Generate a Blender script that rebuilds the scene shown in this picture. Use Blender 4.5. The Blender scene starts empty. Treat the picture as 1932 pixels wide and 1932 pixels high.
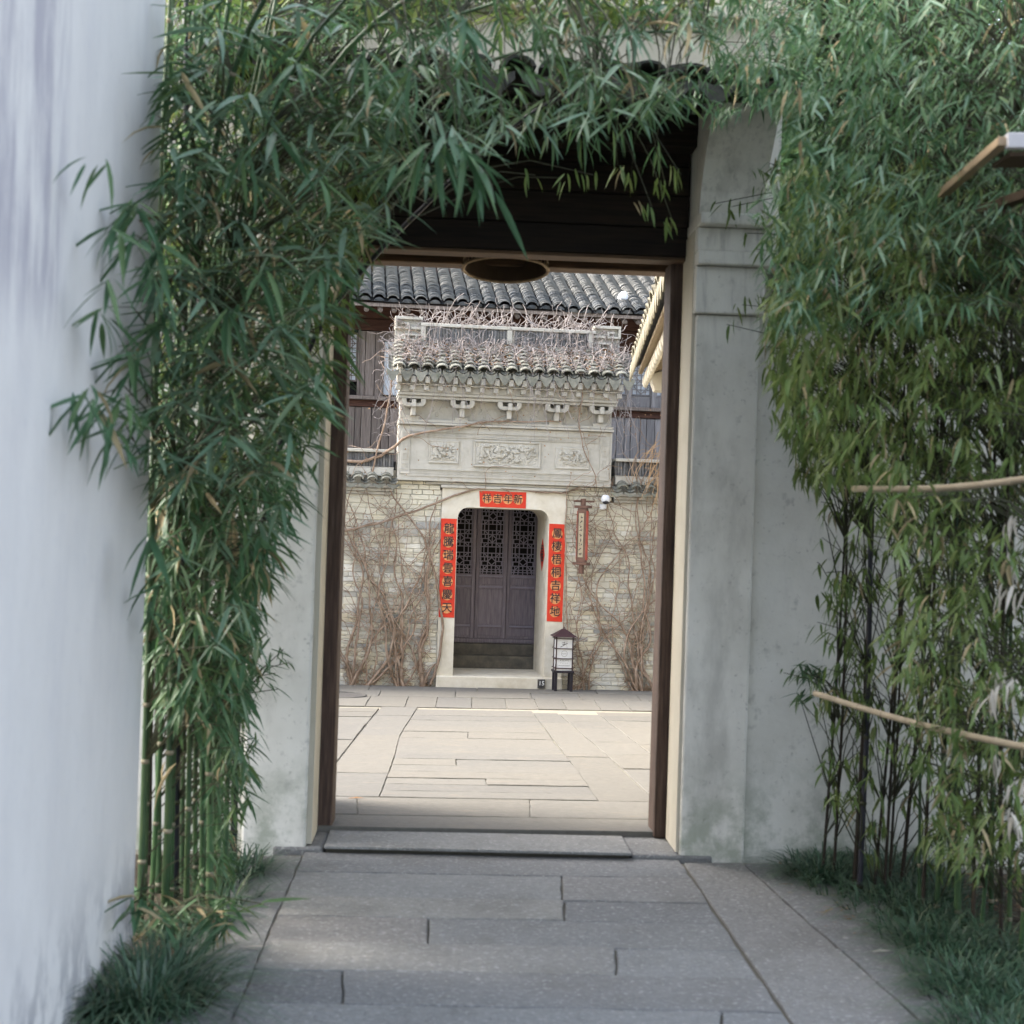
import bpy, math, random
from mathutils import Vector, Matrix, Quaternion, noise

random.seed(11)
scn = bpy.context.scene
COL = scn.collection
rad = math.radians
V = Vector

# ------------------------------------------------------------------ camera
CAM = V((0, 0, 1.6))
YAW, PITCH, ROLL = rad(2.5), rad(0.7), rad(1.85)
ROT = Matrix.Rotation(-YAW, 3, 'Z') @ Matrix.Rotation(math.pi / 2 + PITCH, 3, 'X') @ Matrix.Rotation(ROLL, 3, 'Z')
cam_d = bpy.data.cameras.new('camera')
cam = bpy.data.objects.new('camera', cam_d)
COL.objects.link(cam)
cam.matrix_world = Matrix.Translation(CAM) @ ROT.to_4x4()
cam_d.sensor_width = cam_d.sensor_height = 56
cam_d.lens = 80
cam_d.clip_start, cam_d.clip_end = 0.1, 2000
cam_d.dof.use_dof = True
cam_d.dof.focus_distance = 17.5
cam_d.dof.aperture_fstop = 6.0
scn.camera = cam

# ------------------------------------------------------------------ light
SUN_EL, SUN_AZ = rad(40), rad(-72)          # azimuth from +Y (north) towards +X
sun_dir = V((math.sin(SUN_AZ) * math.cos(SUN_EL), math.cos(SUN_AZ) * math.cos(SUN_EL), math.sin(SUN_EL)))
world = bpy.data.worlds.new('World')
scn.world = world
world.use_nodes = True
wn = world.node_tree
sky = wn.nodes.new('ShaderNodeTexSky')
sky.sky_type = 'NISHITA'
sky.sun_disc = False
sky.sun_elevation = SUN_EL
sky.sun_rotation = SUN_AZ
sky.air_density = 1.0
sky.dust_density = 5.0
sky.ozone_density = .6
hsv = wn.nodes.new('ShaderNodeHueSaturation')
hsv.inputs['Saturation'].default_value = .58            # thin high cloud: a paler sky
wn.links.new(sky.outputs[0], hsv.inputs['Color'])
wn.links.new(hsv.outputs[0], wn.nodes['Background'].inputs[0])
wn.nodes['Background'].inputs[1].default_value = 0.15
sl = bpy.data.lights.new('sun', 'SUN')
sl.energy = 0.5
sl.angle = rad(22)
sl.color = (1.0, 0.92, 0.79)
sun = bpy.data.objects.new('sun', sl)
COL.objects.link(sun)
sun.rotation_euler = (-sun_dir).to_track_quat('-Z', 'Y').to_euler()
scn.view_settings.view_transform = 'Standard'
scn.view_settings.look = 'None'
scn.view_settings.gamma = 1
scn.view_settings.use_curve_mapping = False
scn.view_settings.exposure = 2.74
scn.cycles.max_bounces = 10
scn.cycles.diffuse_bounces = 6
scn.cycles.use_denoising = True

# ------------------------------------------------------------------ where things stand: rays of the photograph to points of the place
FPX = 1932 * 80 / 56
def ray(x, y): return ROT @ V(((x - 966) / FPX, (966 - y) / FPX, -1))
def onY(x, y, Y):
    d = ray(x, y); return CAM + d * (Y / d.y)
def ongrade(x, y, a, b):                     # sloping ground z = a + b*Y
    d = ray(x, y); t = (a - CAM.z) / (d.z - b * d.y); return CAM + d * t
PHI = rad(4)
E1, E2 = V((math.cos(PHI), math.sin(PHI), 0)), V((-math.sin(PHI), math.cos(PHI), 0))
ORG = onY(945, 1290, 18); ORG.z = 0
def far_uz(x, y, w=0.0):
    d = ray(x, y); p0 = ORG + E2 * w
    P = CAM + d * ((p0 - CAM).dot(E2) / d.dot(E2))
    return (P - ORG).dot(E1), P.z
def FP(u, w, z): return ORG + E1 * u + E2 * w + V((0, 0, z))

# ------------------------------------------------------------------ materials
def mat(name, stops, scale=6, detail=5, rough=.85, bump=.25, bscale=60, stretch=(1, 1, 1), rand=0.0, randcol=None,
        spec=.25, dirt=None, transl=0.0, bdist=.004, metal=0.0, mixf=.5, island=None):
    k = 1.0 if any(w in name for w in ('leaf', 'culm', 'grass', 'door', 'lattice', 'plaster_gate', 'old_brick', 'lime_mortar')) else .86 if 'whitewash' in name else .79
    stops = [tuple(v * k for v in c) for c in stops]; randcol = [tuple(v * k for v in c) for c in randcol] if randcol else None
    m = bpy.data.materials.new(name); m.use_nodes = True
    nt = m.node_tree; N = nt.nodes; L = nt.links
    bs = N['Principled BSDF']
    bs.inputs['Roughness'].default_value = rough
    bs.inputs['Specular IOR Level'].default_value = spec
    bs.inputs['Metallic'].default_value = metal
    geo = N.new('ShaderNodeNewGeometry')
    mp = N.new('ShaderNodeMapping'); mp.inputs['Scale'].default_value = stretch
    L.new(geo.outputs['Position'], mp.inputs['Vector'])
    nz = N.new('ShaderNodeTexNoise'); nz.inputs['Scale'].default_value = scale; nz.inputs['Detail'].default_value = detail
    nz.inputs['Roughness'].default_value = .62
    L.new(mp.outputs[0], nz.inputs['Vector'])
    cr = N.new('ShaderNodeValToRGB'); r = cr.color_ramp
    lo, hi = .3, .7
    while len(r.elements) < len(stops): r.elements.new(.5)
    for i, c in enumerate(stops):
        r.elements[i].position = lo + (hi - lo) * i / max(1, len(stops) - 1); r.elements[i].color = (*c, 1)
    L.new(nz.outputs['Fac'], cr.inputs[0])
    col = cr.outputs[0]
    if randcol:
        oi = N.new('ShaderNodeObjectInfo')
        rc = N.new('ShaderNodeValToRGB'); rr = rc.color_ramp
        while len(rr.elements) < len(randcol): rr.elements.new(.5)
        for i, c in enumerate(randcol):
            rr.elements[i].position = i / max(1, len(randcol) - 1); rr.elements[i].color = (*c, 1)
        L.new(oi.outputs['Random'], rc.inputs[0])
        mx = N.new('ShaderNodeMix'); mx.data_type = 'RGBA'; mx.inputs[0].default_value = mixf
        L.new(col, mx.inputs[6]); L.new(rc.outputs[0], mx.inputs[7]); col = mx.outputs[2]
    if island:
        rc = N.new('ShaderNodeValToRGB'); rr = rc.color_ramp
        while len(rr.elements) < len(island): rr.elements.new(.5)
        for i, c in enumerate(island):
            rr.elements[i].position = i / max(1, len(island) - 1); rr.elements[i].color = (*c, 1)
        L.new(geo.outputs['Random Per Island'], rc.inputs[0])
        mx = N.new('ShaderNodeMix'); mx.data_type = 'RGBA'; mx.inputs[0].default_value = mixf
        L.new(col, mx.inputs[6]); L.new(rc.outputs[0], mx.inputs[7]); col = mx.outputs[2]
    if rand:
        oi = N.new('ShaderNodeObjectInfo')
        hs = N.new('ShaderNodeHueSaturation')
        mr = N.new('ShaderNodeMapRange'); mr.inputs[3].default_value = 1 - rand; mr.inputs[4].default_value = 1 + rand
        L.new(oi.outputs['Random'], mr.inputs[0]); L.new(mr.outputs[0], hs.inputs['Value']); L.new(col, hs.inputs['Color'])
        col = hs.outputs[0]
    for dd in (dirt or []):                     # dict(col, scale, stretch, lo, hi, amt, zlo, zhi, ...) : stains of their own shape
        n2 = N.new('ShaderNodeTexNoise'); n2.inputs['Scale'].default_value = dd.get('scale', 3); n2.inputs['Detail'].default_value = 6
        n2.inputs['Roughness'].default_value = .65
        m2 = N.new('ShaderNodeMapping'); m2.inputs['Scale'].default_value = dd.get('stretch', (1, 1, 1)); m2.inputs['Location'].default_value = dd.get('off', (0, 0, 0))
        L.new(geo.outputs['Position'], m2.inputs['Vector']); L.new(m2.outputs[0], n2.inputs['Vector'])
        mr = N.new('ShaderNodeMapRange'); mr.interpolation_type = 'SMOOTHSTEP'
        mr.inputs[1].default_value = dd.get('lo', .5); mr.inputs[2].default_value = dd.get('hi', .65); mr.inputs[4].default_value = dd.get('amt', .7)
        L.new(n2.outputs['Fac'], mr.inputs[0]); fac = mr.outputs[0]
        sx = None
        for ax, key in ((0, 'x'), (1, 'y'), (2, 'z')):
            if key in dd:
                if sx is None:
                    sx = N.new('ShaderNodeSeparateXYZ'); L.new(geo.outputs['Position'], sx.inputs[0])
                a, b = dd[key]
                zr = N.new('ShaderNodeMapRange'); zr.interpolation_type = 'SMOOTHSTEP'
                zr.inputs[1].default_value = min(a, b); zr.inputs[2].default_value = max(a, b)
                zr.inputs[3].default_value, zr.inputs[4].default_value = (0, 1) if a < b else (1, 0)
                L.new(sx.outputs[ax], zr.inputs[0])
                mu = N.new('ShaderNodeMath'); mu.operation = 'MULTIPLY'; L.new(fac, mu.inputs[0]); L.new(zr.outputs[0], mu.inputs[1]); fac = mu.outputs[0]
        mx = N.new('ShaderNodeMix'); mx.data_type = 'RGBA'
        L.new(fac, mx.inputs[0]); L.new(col, mx.inputs[6]); mx.inputs[7].default_value = (*dd['col'], 1); col = mx.outputs[2]
    L.new(col, bs.inputs['Base Color'])
    if bump:
        nb = N.new('ShaderNodeTexNoise'); nb.inputs['Scale'].default_value = bscale; nb.inputs['Detail'].default_value = 4
        L.new(mp.outputs[0], nb.inputs['Vector'])
        bp = N.new('ShaderNodeBump'); bp.inputs['Strength'].default_value = bump; bp.inputs['Distance'].default_value = bdist
        L.new(nb.outputs['Fac'], bp.inputs['Height']); L.new(bp.outputs[0], bs.inputs['Normal'])
    if transl:
        tr = N.new('ShaderNodeBsdfTranslucent'); L.new(col, tr.inputs[0])
        ms = N.new('ShaderNodeMixShader'); ms.inputs[0].default_value = transl
        L.new(bs.outputs[0], ms.inputs[1]); L.new(tr.outputs[0], ms.inputs[2]); L.new(ms.outputs[0], N['Material Output'].inputs[0])
    return m

STREAK = (2, 2, 1.1)
M = dict(
    lwall=mat('whitewash_left', [(.68, .668, .655), (.71, .70, .685), (.74, .73, .715)], 2.2, 6, .9, .3, 25, STREAK, dirt=[
        dict(col=(.42, .42, .46), scale=1.5, stretch=(2.2, 2.2, .7), lo=.46, hi=.80, amt=.36), dict(col=(.50, .50, .52), scale=16, lo=.55, hi=.75, amt=.35),
        dict(col=(.30, .29, .34), scale=3.0, stretch=(4, 4, .8), lo=.34, hi=.66, amt=.75, y=(4.35, 4.15), z=(2.0, 2.3)),
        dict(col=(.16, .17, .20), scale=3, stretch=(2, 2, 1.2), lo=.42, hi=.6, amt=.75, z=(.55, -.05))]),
    plaster=mat('plaster_gate', [(.62, .60, .54), (.69, .67, .61), (.75, .73, .67)], 3.2, 7, .92, .35, 40, dirt=[
        dict(col=(.30, .29, .26), scale=2.0, stretch=(2, 2, .6), lo=.48, hi=.74, amt=.5), dict(col=(.22, .21, .19), scale=38, lo=.6, hi=.72, amt=.45), dict(col=(.72, .70, .64), scale=5, stretch=(1.5, 1.5, .8), lo=.55, hi=.72, amt=.5),
        dict(col=(.16, .20, .13), scale=5, lo=.4, hi=.62, amt=.6, z=(.62, .05)),
        dict(col=(.25, .25, .23), scale=11, lo=.58, hi=.72, amt=.4),
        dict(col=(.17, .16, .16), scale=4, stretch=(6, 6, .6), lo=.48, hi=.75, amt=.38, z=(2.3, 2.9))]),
    cream=mat('plaster_cream', [(.56, .515, .41), (.64, .595, .49)], 4, 5, .9, .25, 40, dirt=[dict(col=(.3, .27, .2), scale=4, stretch=(3, 3, .8), lo=.55, hi=.75, amt=.5)]),
    granite=mat('granite_slab', [(.17, .172, .165), (.25, .252, .243), (.32, .322, .308)], 30, 8, .8, .9, 38, rand=.0,
                randcol=[(.18, .182, .186), (.28, .282, .275), (.23, .212, .20), (.31, .318, .315), (.20, .203, .212), (.31, .30, .275)], mixf=.62, bdist=.012,
                dirt=[dict(col=(.13, .125, .115), scale=2.2, lo=.46, hi=.72, amt=.55), dict(col=(.40, .40, .385), scale=48, lo=.54, hi=.66, amt=.55), dict(col=(.10, .10, .105), scale=110, lo=.55, hi=.66, amt=.5)]),
    courtstone=mat('courtyard_stone', [(.11, .106, .093), (.158, .152, .136), (.20, .193, .173)], 20, 9, .85, .8, 26, stretch=(1, 2.2, 1),
                   randcol=[(.115, .115, .113), (.148, .145, .135), (.165, .156, .136), (.13, .125, .113)], mixf=.5, bdist=.008,
                   dirt=[dict(col=(.19, .165, .125), scale=4, stretch=(1, 4, 1), lo=.56, hi=.72, amt=.5)]),
    joint=mat('joint_soil', [(.135, .125, .10), (.185, .172, .14)], 20, 5, .95, .4, 60),
    courtjoint=mat('court_joint', [(.24, .222, .18), (.32, .30, .245)], 20, 5, .95, .4, 60),
    soil=mat('bed_soil', [(.035, .028, .02), (.085, .065, .045), (.12, .09, .06)], 12, 8, .95, .8, 40, bdist=.02),
    dirtpave=mat('worn_paving', [(.17, .14, .13), (.24, .20, .18), (.29, .25, .22)], 9, 7, .9, .5, 70, dirt=[dict(col=(.1, .09, .085), scale=2.5, lo=.5, hi=.7, amt=.5)]),
    ground=mat('far_ground', [(.16, .15, .13), (.24, .22, .19)], 1.5, 5, .95, .2, 10),
    oldwood=mat('gate_wood', [(.040, .026, .020), (.085, .055, .042), (.14, .095, .072)], 7, 7, .75, .6, 30, (9, 9, .5), dirt=[
        dict(col=(.23, .18, .15), scale=3, stretch=(14, 14, .5), lo=.55, hi=.75, amt=.55)]),
    beam=mat('beam_wood', [(.05, .03, .018), (.11, .065, .035), (.16, .095, .05)], 7, 6, .65, .5, 30, (.6, 9, 9), rand=.15),
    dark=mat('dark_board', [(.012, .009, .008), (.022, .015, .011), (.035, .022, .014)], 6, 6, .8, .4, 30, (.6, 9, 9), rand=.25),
    cream_wood=mat('sunlit_wood', [(.26, .20, .13), (.36, .29, .19)], 6, 6, .75, .4, 30, (9, .6, 9)),  # sunlight on the wing eave put into the wood colour
    tile=mat('grey_roof_tile', [(.075, .083, .088), (.125, .132, .134), (.18, .182, .176)], 13, 6, .85, .4, 80,
             randcol=[(.04, .05, .06), (.14, .147, .148), (.21, .205, .185), (.085, .092, .10), (.165, .165, .16), (.06, .07, .08)], mixf=.65, dirt=[dict(col=(.24, .225, .195), scale=9, lo=.58, hi=.7, amt=.5)]),
    mosstile=mat('mossy_tile', [(.14, .145, .125), (.22, .22, .185), (.30, .29, .25)], 14, 6, .9, .4, 80, rand=.2,
                 dirt=[dict(col=(.15, .16, .09), scale=8, lo=.55, hi=.7, amt=.4)]),
    shadetile=mat('shaded_tile', [(.05, .05, .05), (.085, .085, .08), (.12, .115, .10)], 14, 6, .9, .4, 80, rand=.2),  # darker copy of the roof tile, shade put into its colour
    creamtile=mat('sunlit_tile', [(.16, .145, .105), (.30, .275, .20)], 14, 6, .9, .3, 80, rand=.18),  # warm sun on the wing's eave tiles put into their colour
    brick=mat('old_brick', [(.52, .50, .41), (.62, .60, .50), (.70, .68, .58)], 18, 6, .92, .6, 60,
              randcol=[(.64, .60, .48), (.26, .27, .29), (.66, .62, .49), (.56, .49, .35), (.70, .69, .63), (.52, .52, .50), (.66, .62, .49), (.33, .34, .35), (.68, .64, .53), (.66, .63, .52)], mixf=.7, bdist=.006,
              dirt=[dict(col=(.66, .65, .61), scale=7, lo=.58, hi=.68, amt=.7), dict(col=(.20, .16, .11), scale=3.2, lo=.57, hi=.72, amt=.55)]),
    mortar=mat('lime_mortar', [(.52, .50, .43), (.66, .64, .56)], 15, 6, .95, .6, 50, bdist=.01),
    carved=mat('carved_stone', [(.46, .44, .38), (.55, .53, .47), (.60, .58, .52)], 6, 6, .9, .3, 60, dirt=[
        dict(col=(.33, .29, .22), scale=4, stretch=(3, 3, .7), lo=.53, hi=.7, amt=.55), dict(col=(.34, .37, .26), scale=7, lo=.6, hi=.75, amt=.4)]),
    surround=mat('door_stone', [(.50, .46, .37), (.58, .54, .45), (.63, .60, .52)], 7, 6, .9, .3, 70, dirt=[
        dict(col=(.36, .31, .23), scale=3, lo=.53, hi=.75, amt=.5)]),
    darkbrick=mat('edge_brick', [(.09, .095, .10), (.17, .17, .17), (.24, .23, .21)], 20, 6, .9, .4, 60, rand=.3),
    weather=mat('weathered_plank', [(.13, .105, .095), (.22, .185, .165), (.30, .26, .235)], 8, 7, .85, .5, 40, (10, 10, .5), rand=.28),
    greyplank=mat('grey_plank', [(.16, .155, .16), (.24, .235, .245), (.31, .30, .31)], 8, 7, .85, .5, 40, (10, 10, .5), rand=.22),
    redwood=mat('red_brown_beam', [(.045, .02, .015), (.085, .04, .028), (.12, .06, .042)], 8, 6, .8, .4, 30, (.6, 9, 9), rand=.2),
    doorwood=mat('door_wood', [(.115, .098, .122), (.175, .152, .178), (.25, .22, .235)], 8, 6, .6, .4, 40, (12, 12, .6), rand=.12),
    lattice=mat('door_lattice', [(.19, .175, .22), (.25, .23, .28)], 8, 4, .6, .2, 40),
    steps=mat('inner_step', [(.085, .08, .07), (.13, .12, .10), (.19, .17, .135)], 9, 6, .9, .4, 40),
    inside=mat('hall_gloom', [(.008, .007, .007), (.016, .013, .012)], 4, 4, .9, 0),  # near-black: gloom of the unlit hall put into the colour
    paper=mat('window_paper', [(.62, .68, .76), (.72, .78, .84)], 3, 4, .7, .1, 20),
    red=mat('red_paper', [(.66, .045, .022), (.74, .065, .030)], 6, 4, .7, .1, 30),
    gold=mat('gold_disc', [(.74, .27, .10), (.84, .40, .17)], 30, 4, .6, .1, 60),
    ink=mat('ink', [(.035, .026, .03), (.06, .045, .05)], 10, 2, .6, 0),
    vine=mat('vine_stem', [(.21, .145, .10), (.33, .24, .175), (.45, .36, .285)], 16, 5, .9, .4, 80, rand=.15),
    root=mat('root_mat', [(.22, .14, .085), (.34, .23, .15)], 20, 5, .95, .4, 80),
    twig=mat('pale_twig', [(.22, .18, .16), (.34, .30, .285), (.46, .42, .41)], 10, 4, .9, .2, 80),
    tantwig=mat('tan_twig', [(.38, .24, .13), (.50, .35, .21)], 10, 4, .9, .2, 80),
    deadleaf=mat('dead_leaf', [(.20, .10, .045), (.34, .19, .09)], 20, 4, .9, .2, 80, island=[(.14, .08, .04), (.36, .24, .14), (.25, .13, .06), (.42, .33, .22)], mixf=.6),
    culm=mat('green_culm', [(.022, .055, .022), (.04, .085, .032), (.07, .11, .04)], 5, 5, .45, .1, 30, (6, 6, 1), rand=.3, spec=.4),
    node=mat('culm_node', [(.16, .15, .10), (.24, .21, .15)], 20, 4, .8, .2, 60),
    blackculm=mat('black_culm', [(.014, .014, .022), (.026, .026, .036)], 8, 5, .45, .1, 30, rand=.3, spec=.4),
    brownculm=mat('brown_culm', [(.022, .017, .013), (.045, .033, .022)], 8, 5, .6, .1, 30, rand=.3),
    branch=mat('bamboo_branch', [(.035, .04, .022), (.075, .075, .04)], 8, 4, .6, 0, 30),
    leaf=mat('bamboo_leaf', [(.040, .095, .042), (.065, .135, .06), (.09, .165, .075)], 9, 3, .42, 0, 30, spec=.33, transl=.3,
             randcol=[(.025, .075, .032), (.09, .18, .095), (.055, .13, .055), (.13, .195, .065), (.085, .18, .105), (.04, .10, .042)], mixf=.6),
    leafmass=mat('bamboo_leaf_mass', [(.040, .095, .036), (.065, .13, .05), (.09, .16, .06)], 9, 3, .42, 0, 30, spec=.33, transl=.3,
             island=[(.022, .065, .028), (.085, .155, .075), (.05, .12, .05), (.13, .18, .06), (.07, .15, .08), (.035, .085, .035)], mixf=.6),
    leafwarm=mat('bamboo_leaf_warm', [(.09, .15, .036), (.13, .195, .05), (.175, .23, .068)], 9, 3, .44, 0, 30, spec=.35, transl=.34,
                 randcol=[(.05, .10, .028), (.16, .215, .055), (.08, .15, .042), (.20, .215, .07), (.09, .165, .065), (.14, .19, .045)], mixf=.6),
    leafwarmmass=mat('bamboo_leaf_warm_mass', [(.09, .15, .036), (.13, .195, .05), (.175, .23, .068)], 9, 3, .44, 0, 30, spec=.35, transl=.34,
                 island=[(.05, .10, .028), (.16, .215, .055), (.08, .15, .042), (.20, .215, .07), (.09, .165, .065), (.14, .19, .045)], mixf=.6),
    brightleaf=mat('bamboo_leaf_lit', [(.11, .19, .12), (.15, .24, .155), (.18, .27, .17)], 9, 3, .40, 0, 30, spec=.4, transl=.3,  # lighter leaf copy: skylight on the front sprays put into the colour
             randcol=[(.09, .18, .11), (.17, .26, .17), (.12, .22, .14), (.20, .26, .13), (.15, .25, .19)], mixf=.6),
    brightwarm=mat('bamboo_leaf_lit_warm', [(.12, .19, .06), (.17, .24, .08), (.21, .27, .10)], 9, 3, .42, 0, 30, spec=.33, transl=.3,  # warm leaf copy, lit brightness put into its colour
             randcol=[(.08, .15, .05), (.18, .24, .07), (.12, .19, .07), (.20, .22, .08), (.13, .20, .10)], mixf=.6),
    dryleaf=mat('bamboo_leaf_dry', [(.27, .22, .12), (.38, .31, .18)], 9, 3, .7, 0, 30, transl=.15, rand=.25),
    paleleaf=mat('bamboo_leaf_pale', [(.40, .37, .31), (.54, .50, .43)], 9, 3, .7, 0, 30, transl=.15, rand=.2),
    grass=mat('mondo_grass', [(.02, .055, .03), (.04, .09, .05), (.07, .13, .075)], 30, 3, .42, 0, 30, spec=.5, transl=.12,
              island=[(.012, .035, .018), (.06, .12, .065), (.03, .075, .04), (.10, .16, .09), (.035, .085, .05), (.16, .17, .09)], mixf=.65),
    pole=mat('dry_pole', [(.36, .29, .19), (.50, .41, .29)], 9, 5, .6, .2, 40, rand=.1),
    tanboard=mat('tan_board', [(.30, .22, .14), (.40, .30, .19)], 6, 5, .6, .3, 40),
    whiteboard=mat('white_board', [(.48, .47, .48), (.56, .55, .56)], 6, 5, .6, .1, 40),
    brownboard=mat('brown_board', [(.05, .032, .02), (.085, .055, .033)], 6, 5, .7, .3, 40),
    rattan=mat('rattan', [(.26, .18, .10), (.40, .29, .18)], 30, 4, .7, .3, 80),
    blackwood=mat('black_wood', [(.018, .016, .022), (.03, .026, .035)], 10, 4, .5, .2, 60),
    maroon=mat('maroon_wood', [(.035, .018, .022), (.06, .030, .034)], 10, 4, .5, .2, 60),
    panelwhite=mat('lantern_panel', [(.74, .76, .76), (.80, .81, .81)], 6, 3, .5, .05, 40),
    signwood=mat('sign_wood', [(.10, .055, .04), (.17, .095, .07)], 9, 5, .65, .3, 50),
    signcream=mat('sign_cream', [(.36, .31, .21), (.44, .385, .275)], 9, 4, .7, .1, 50),
    signred=mat('sign_red', [(.36, .07, .045), (.45, .10, .065)], 9, 4, .7, .1, 50),
    plastic=mat('white_plastic', [(.74, .76, .80), (.80, .82, .85)], 9, 4, .4, .2, 30, spec=.5),
    blackplastic=mat('black_plastic', [(.03, .03, .035), (.04, .04, .045)], 9, 2, .35, 0),
    iron=mat('cast_iron', [(.06, .06, .06), (.11, .105, .10)], 20, 5, .7, .5, 60),
    brass=mat('brass', [(.55, .40, .14), (.62, .46, .18)], 9, 3, .35, 0, metal=.8),
    pipe=mat('dark_pipe', [(.012, .012, .02), (.02, .02, .03)], 8, 4, .5, .1),
)

# ------------------------------------------------------------------ mesh helpers
class MB:
    def __init__(s): s.v = []; s.f = []
    def add(s, vs, fs):
        b = len(s.v); s.v += [tuple(v) for v in vs]; s.f += [tuple(i + b for i in f) for f in fs]; return s
    def box(s, x0, x1, y0, y1, z0, z1):
        vs = [(x, y, z) for z in (z0, z1) for y in (y0, y1) for x in (x0, x1)]
        return s.add(vs, [(0, 2, 3, 1), (4, 5, 7, 6), (0, 1, 5, 4), (1, 3, 7, 5), (3, 2, 6, 7), (2, 0, 4, 6)])
    def cbox(s, x0, x1, y0, y1, z0, z1, c=.004):          # box with a chamfered front (low y) face
        vs = [(x0, y1, z0), (x1, y1, z0), (x1, y1, z1), (x0, y1, z1), (x0, y0 + c, z0), (x1, y0 + c, z0), (x1, y0 + c, z1), (x0, y0 + c, z1),
              (x0 + c, y0, z0 + c), (x1 - c, y0, z0 + c), (x1 - c, y0, z1 - c), (x0 + c, y0, z1 - c)]
        return s.add(vs, [(0, 1, 2, 3)] + [(i, i + 4, 4 + (i + 1) % 4, (i + 1) % 4) for i in range(4)] + [(4 + i, 8 + i, 8 + (i + 1) % 4, 4 + (i + 1) % 4) for i in range(4)] + [(8, 11, 10, 9)])
    def bar(s, a, b, w, t, n=V((0, 1, 0))):               # rectangular bar from a to b, width w across, thickness t along n
        a, b = V(a), V(b); d = (b - a).normalized(); n = V(n); side = d.cross(n).normalized() * w / 2; nn = side.cross(d).normalized() * t / 2
        vs = [p + i * side + j * nn for p in (a, b) for i, j in ((-1, -1), (1, -1), (1, 1), (-1, 1))]
        return s.add(vs, [(0, 3, 2, 1), (4, 5, 6, 7), (0, 1, 5, 4), (1, 2, 6, 5), (2, 3, 7, 6), (3, 0, 4, 7)])
    def tube(s, pts, rs, n=6, caps=True):
        pts = [V(p) for p in pts]
        if isinstance(rs, (int, float)): rs = [rs] * len(pts)
        d = (pts[1] - pts[0]).normalized()
        ref = d.orthogonal().normalized(); vs = []; fs = []
        for i, p in enumerate(pts):
            d2 = (pts[min(i + 1, len(pts) - 1)] - pts[max(i - 1, 0)]).normalized()
            ref = (ref - d2 * ref.dot(d2)); ref = ref.normalized() if ref.length > 1e-6 else d2.orthogonal().normalized()
            b = d2.cross(ref)
            for k in range(n):
                a = 2 * math.pi * k / n; vs.append(p + (ref * math.cos(a) + b * math.sin(a)) * rs[i])
        for i in range(len(pts) - 1):
            for k in range(n):
                k2 = (k + 1) % n; fs.append((i * n + k, i * n + k2, (i + 1) * n + k2, (i + 1) * n + k))
        if caps: fs.append(tuple(range(n - 1, -1, -1))); fs.append(tuple((len(pts) - 1) * n + k for k in range(n)))
        return s.add(vs, fs)
    def prism(s, poly, f0, f1):                            # poly: 2D list ; f0/f1 map (a,b) to 3D
        n = len(poly); vs = [f0(*p) for p in poly] + [f1(*p) for p in poly]
        return s.add(vs, [tuple(range(n)), tuple(range(2 * n - 1, n - 1, -1))] + [(i, i + n, (i + 1) % n + n, (i + 1) % n) for i in range(n)])
    def blob(s, c, r, n=6, m=4):
        c = V(c); vs = [c + V((0, 0, r[2]))]
        for i in range(1, m):
            t = math.pi * i / m
            for k in range(n):
                a = 2 * math.pi * k / n; vs.append(c + V((r[0] * math.sin(t) * math.cos(a), r[1] * math.sin(t) * math.sin(a), r[2] * math.cos(t))))
        vs.append(c - V((0, 0, r[2]))); fs = [(0, 1 + k, 1 + (k + 1) % n) for k in range(n)]
        for i in range(m - 2):
            for k in range(n): fs.append((1 + i * n + k, 1 + (i + 1) * n + k, 1 + (i + 1) * n + (k + 1) % n, 1 + i * n + (k + 1) % n))
        e = len(vs) - 1; o = 1 + (m - 2) * n
        fs += [(o + k, e, o + (k + 1) % n) for k in range(n)]
        return s.add(vs, fs)
    def mesh(s, name, m, base=(0, 0, 0), smooth=False):
        me = bpy.data.meshes.new(name); b = V(base)
        me.from_pydata([V(v) - b for v in s.v], [], s.f)
        if m: me.materials.append(m)
        if smooth: me.polygons.foreach_set('use_smooth', [True] * len(me.polygons))
        me.update(); return me

BASE = {}
def tag(o, label=None, cat=None, group=None, kind=None):
    if label: o['label'] = label
    if cat: o['category'] = cat
    if group: o['group'] = group
    if kind: o['kind'] = kind
    return o
def link(name, me, parent=None):
    o = bpy.data.objects.new(name, me); COL.objects.link(o)
    if parent is not None: o.parent = parent
    return o
def thing(name, label, cat, base=(0, 0, 0), frame=None, group=None, kind=None):
    o = link(name, None); o.empty_display_size = .1
    BASE[o.name] = V(base)
    if frame == 'far': o.location = FP(*base); o.rotation_euler = (0, 0, PHI)
    else: o.location = base
    return tag(o, label, cat, group, kind)
def part(mb, name, m, par, smooth=False, bevel=0.0, kind=None, label=None):
    r = par
    while r.parent is not None: r = r.parent
    o = link(name, mb.mesh(name, m, BASE[r.name], smooth), par)
    if bevel:
        md = o.modifiers.new('bevel', 'BEVEL'); md.width = bevel; md.segments = 2; md.limit_method = 'ANGLE'
    return tag(o, label, None, None, kind)
def solo(mb, name, m, label, cat, base=(0, 0, 0), frame=None, group=None, kind=None, smooth=False, bevel=0.0):
    o = link(name, mb.mesh(name, m, base, smooth))
    if frame == 'far': o.location = FP(*base); o.rotation_euler = (0, 0, PHI)
    else: o.location = base
    if bevel:
        md = o.modifiers.new('bevel', 'BEVEL'); md.width = bevel; md.segments = 2; md.limit_method = 'ANGLE'
    return tag(o, label, cat, group, kind)
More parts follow.
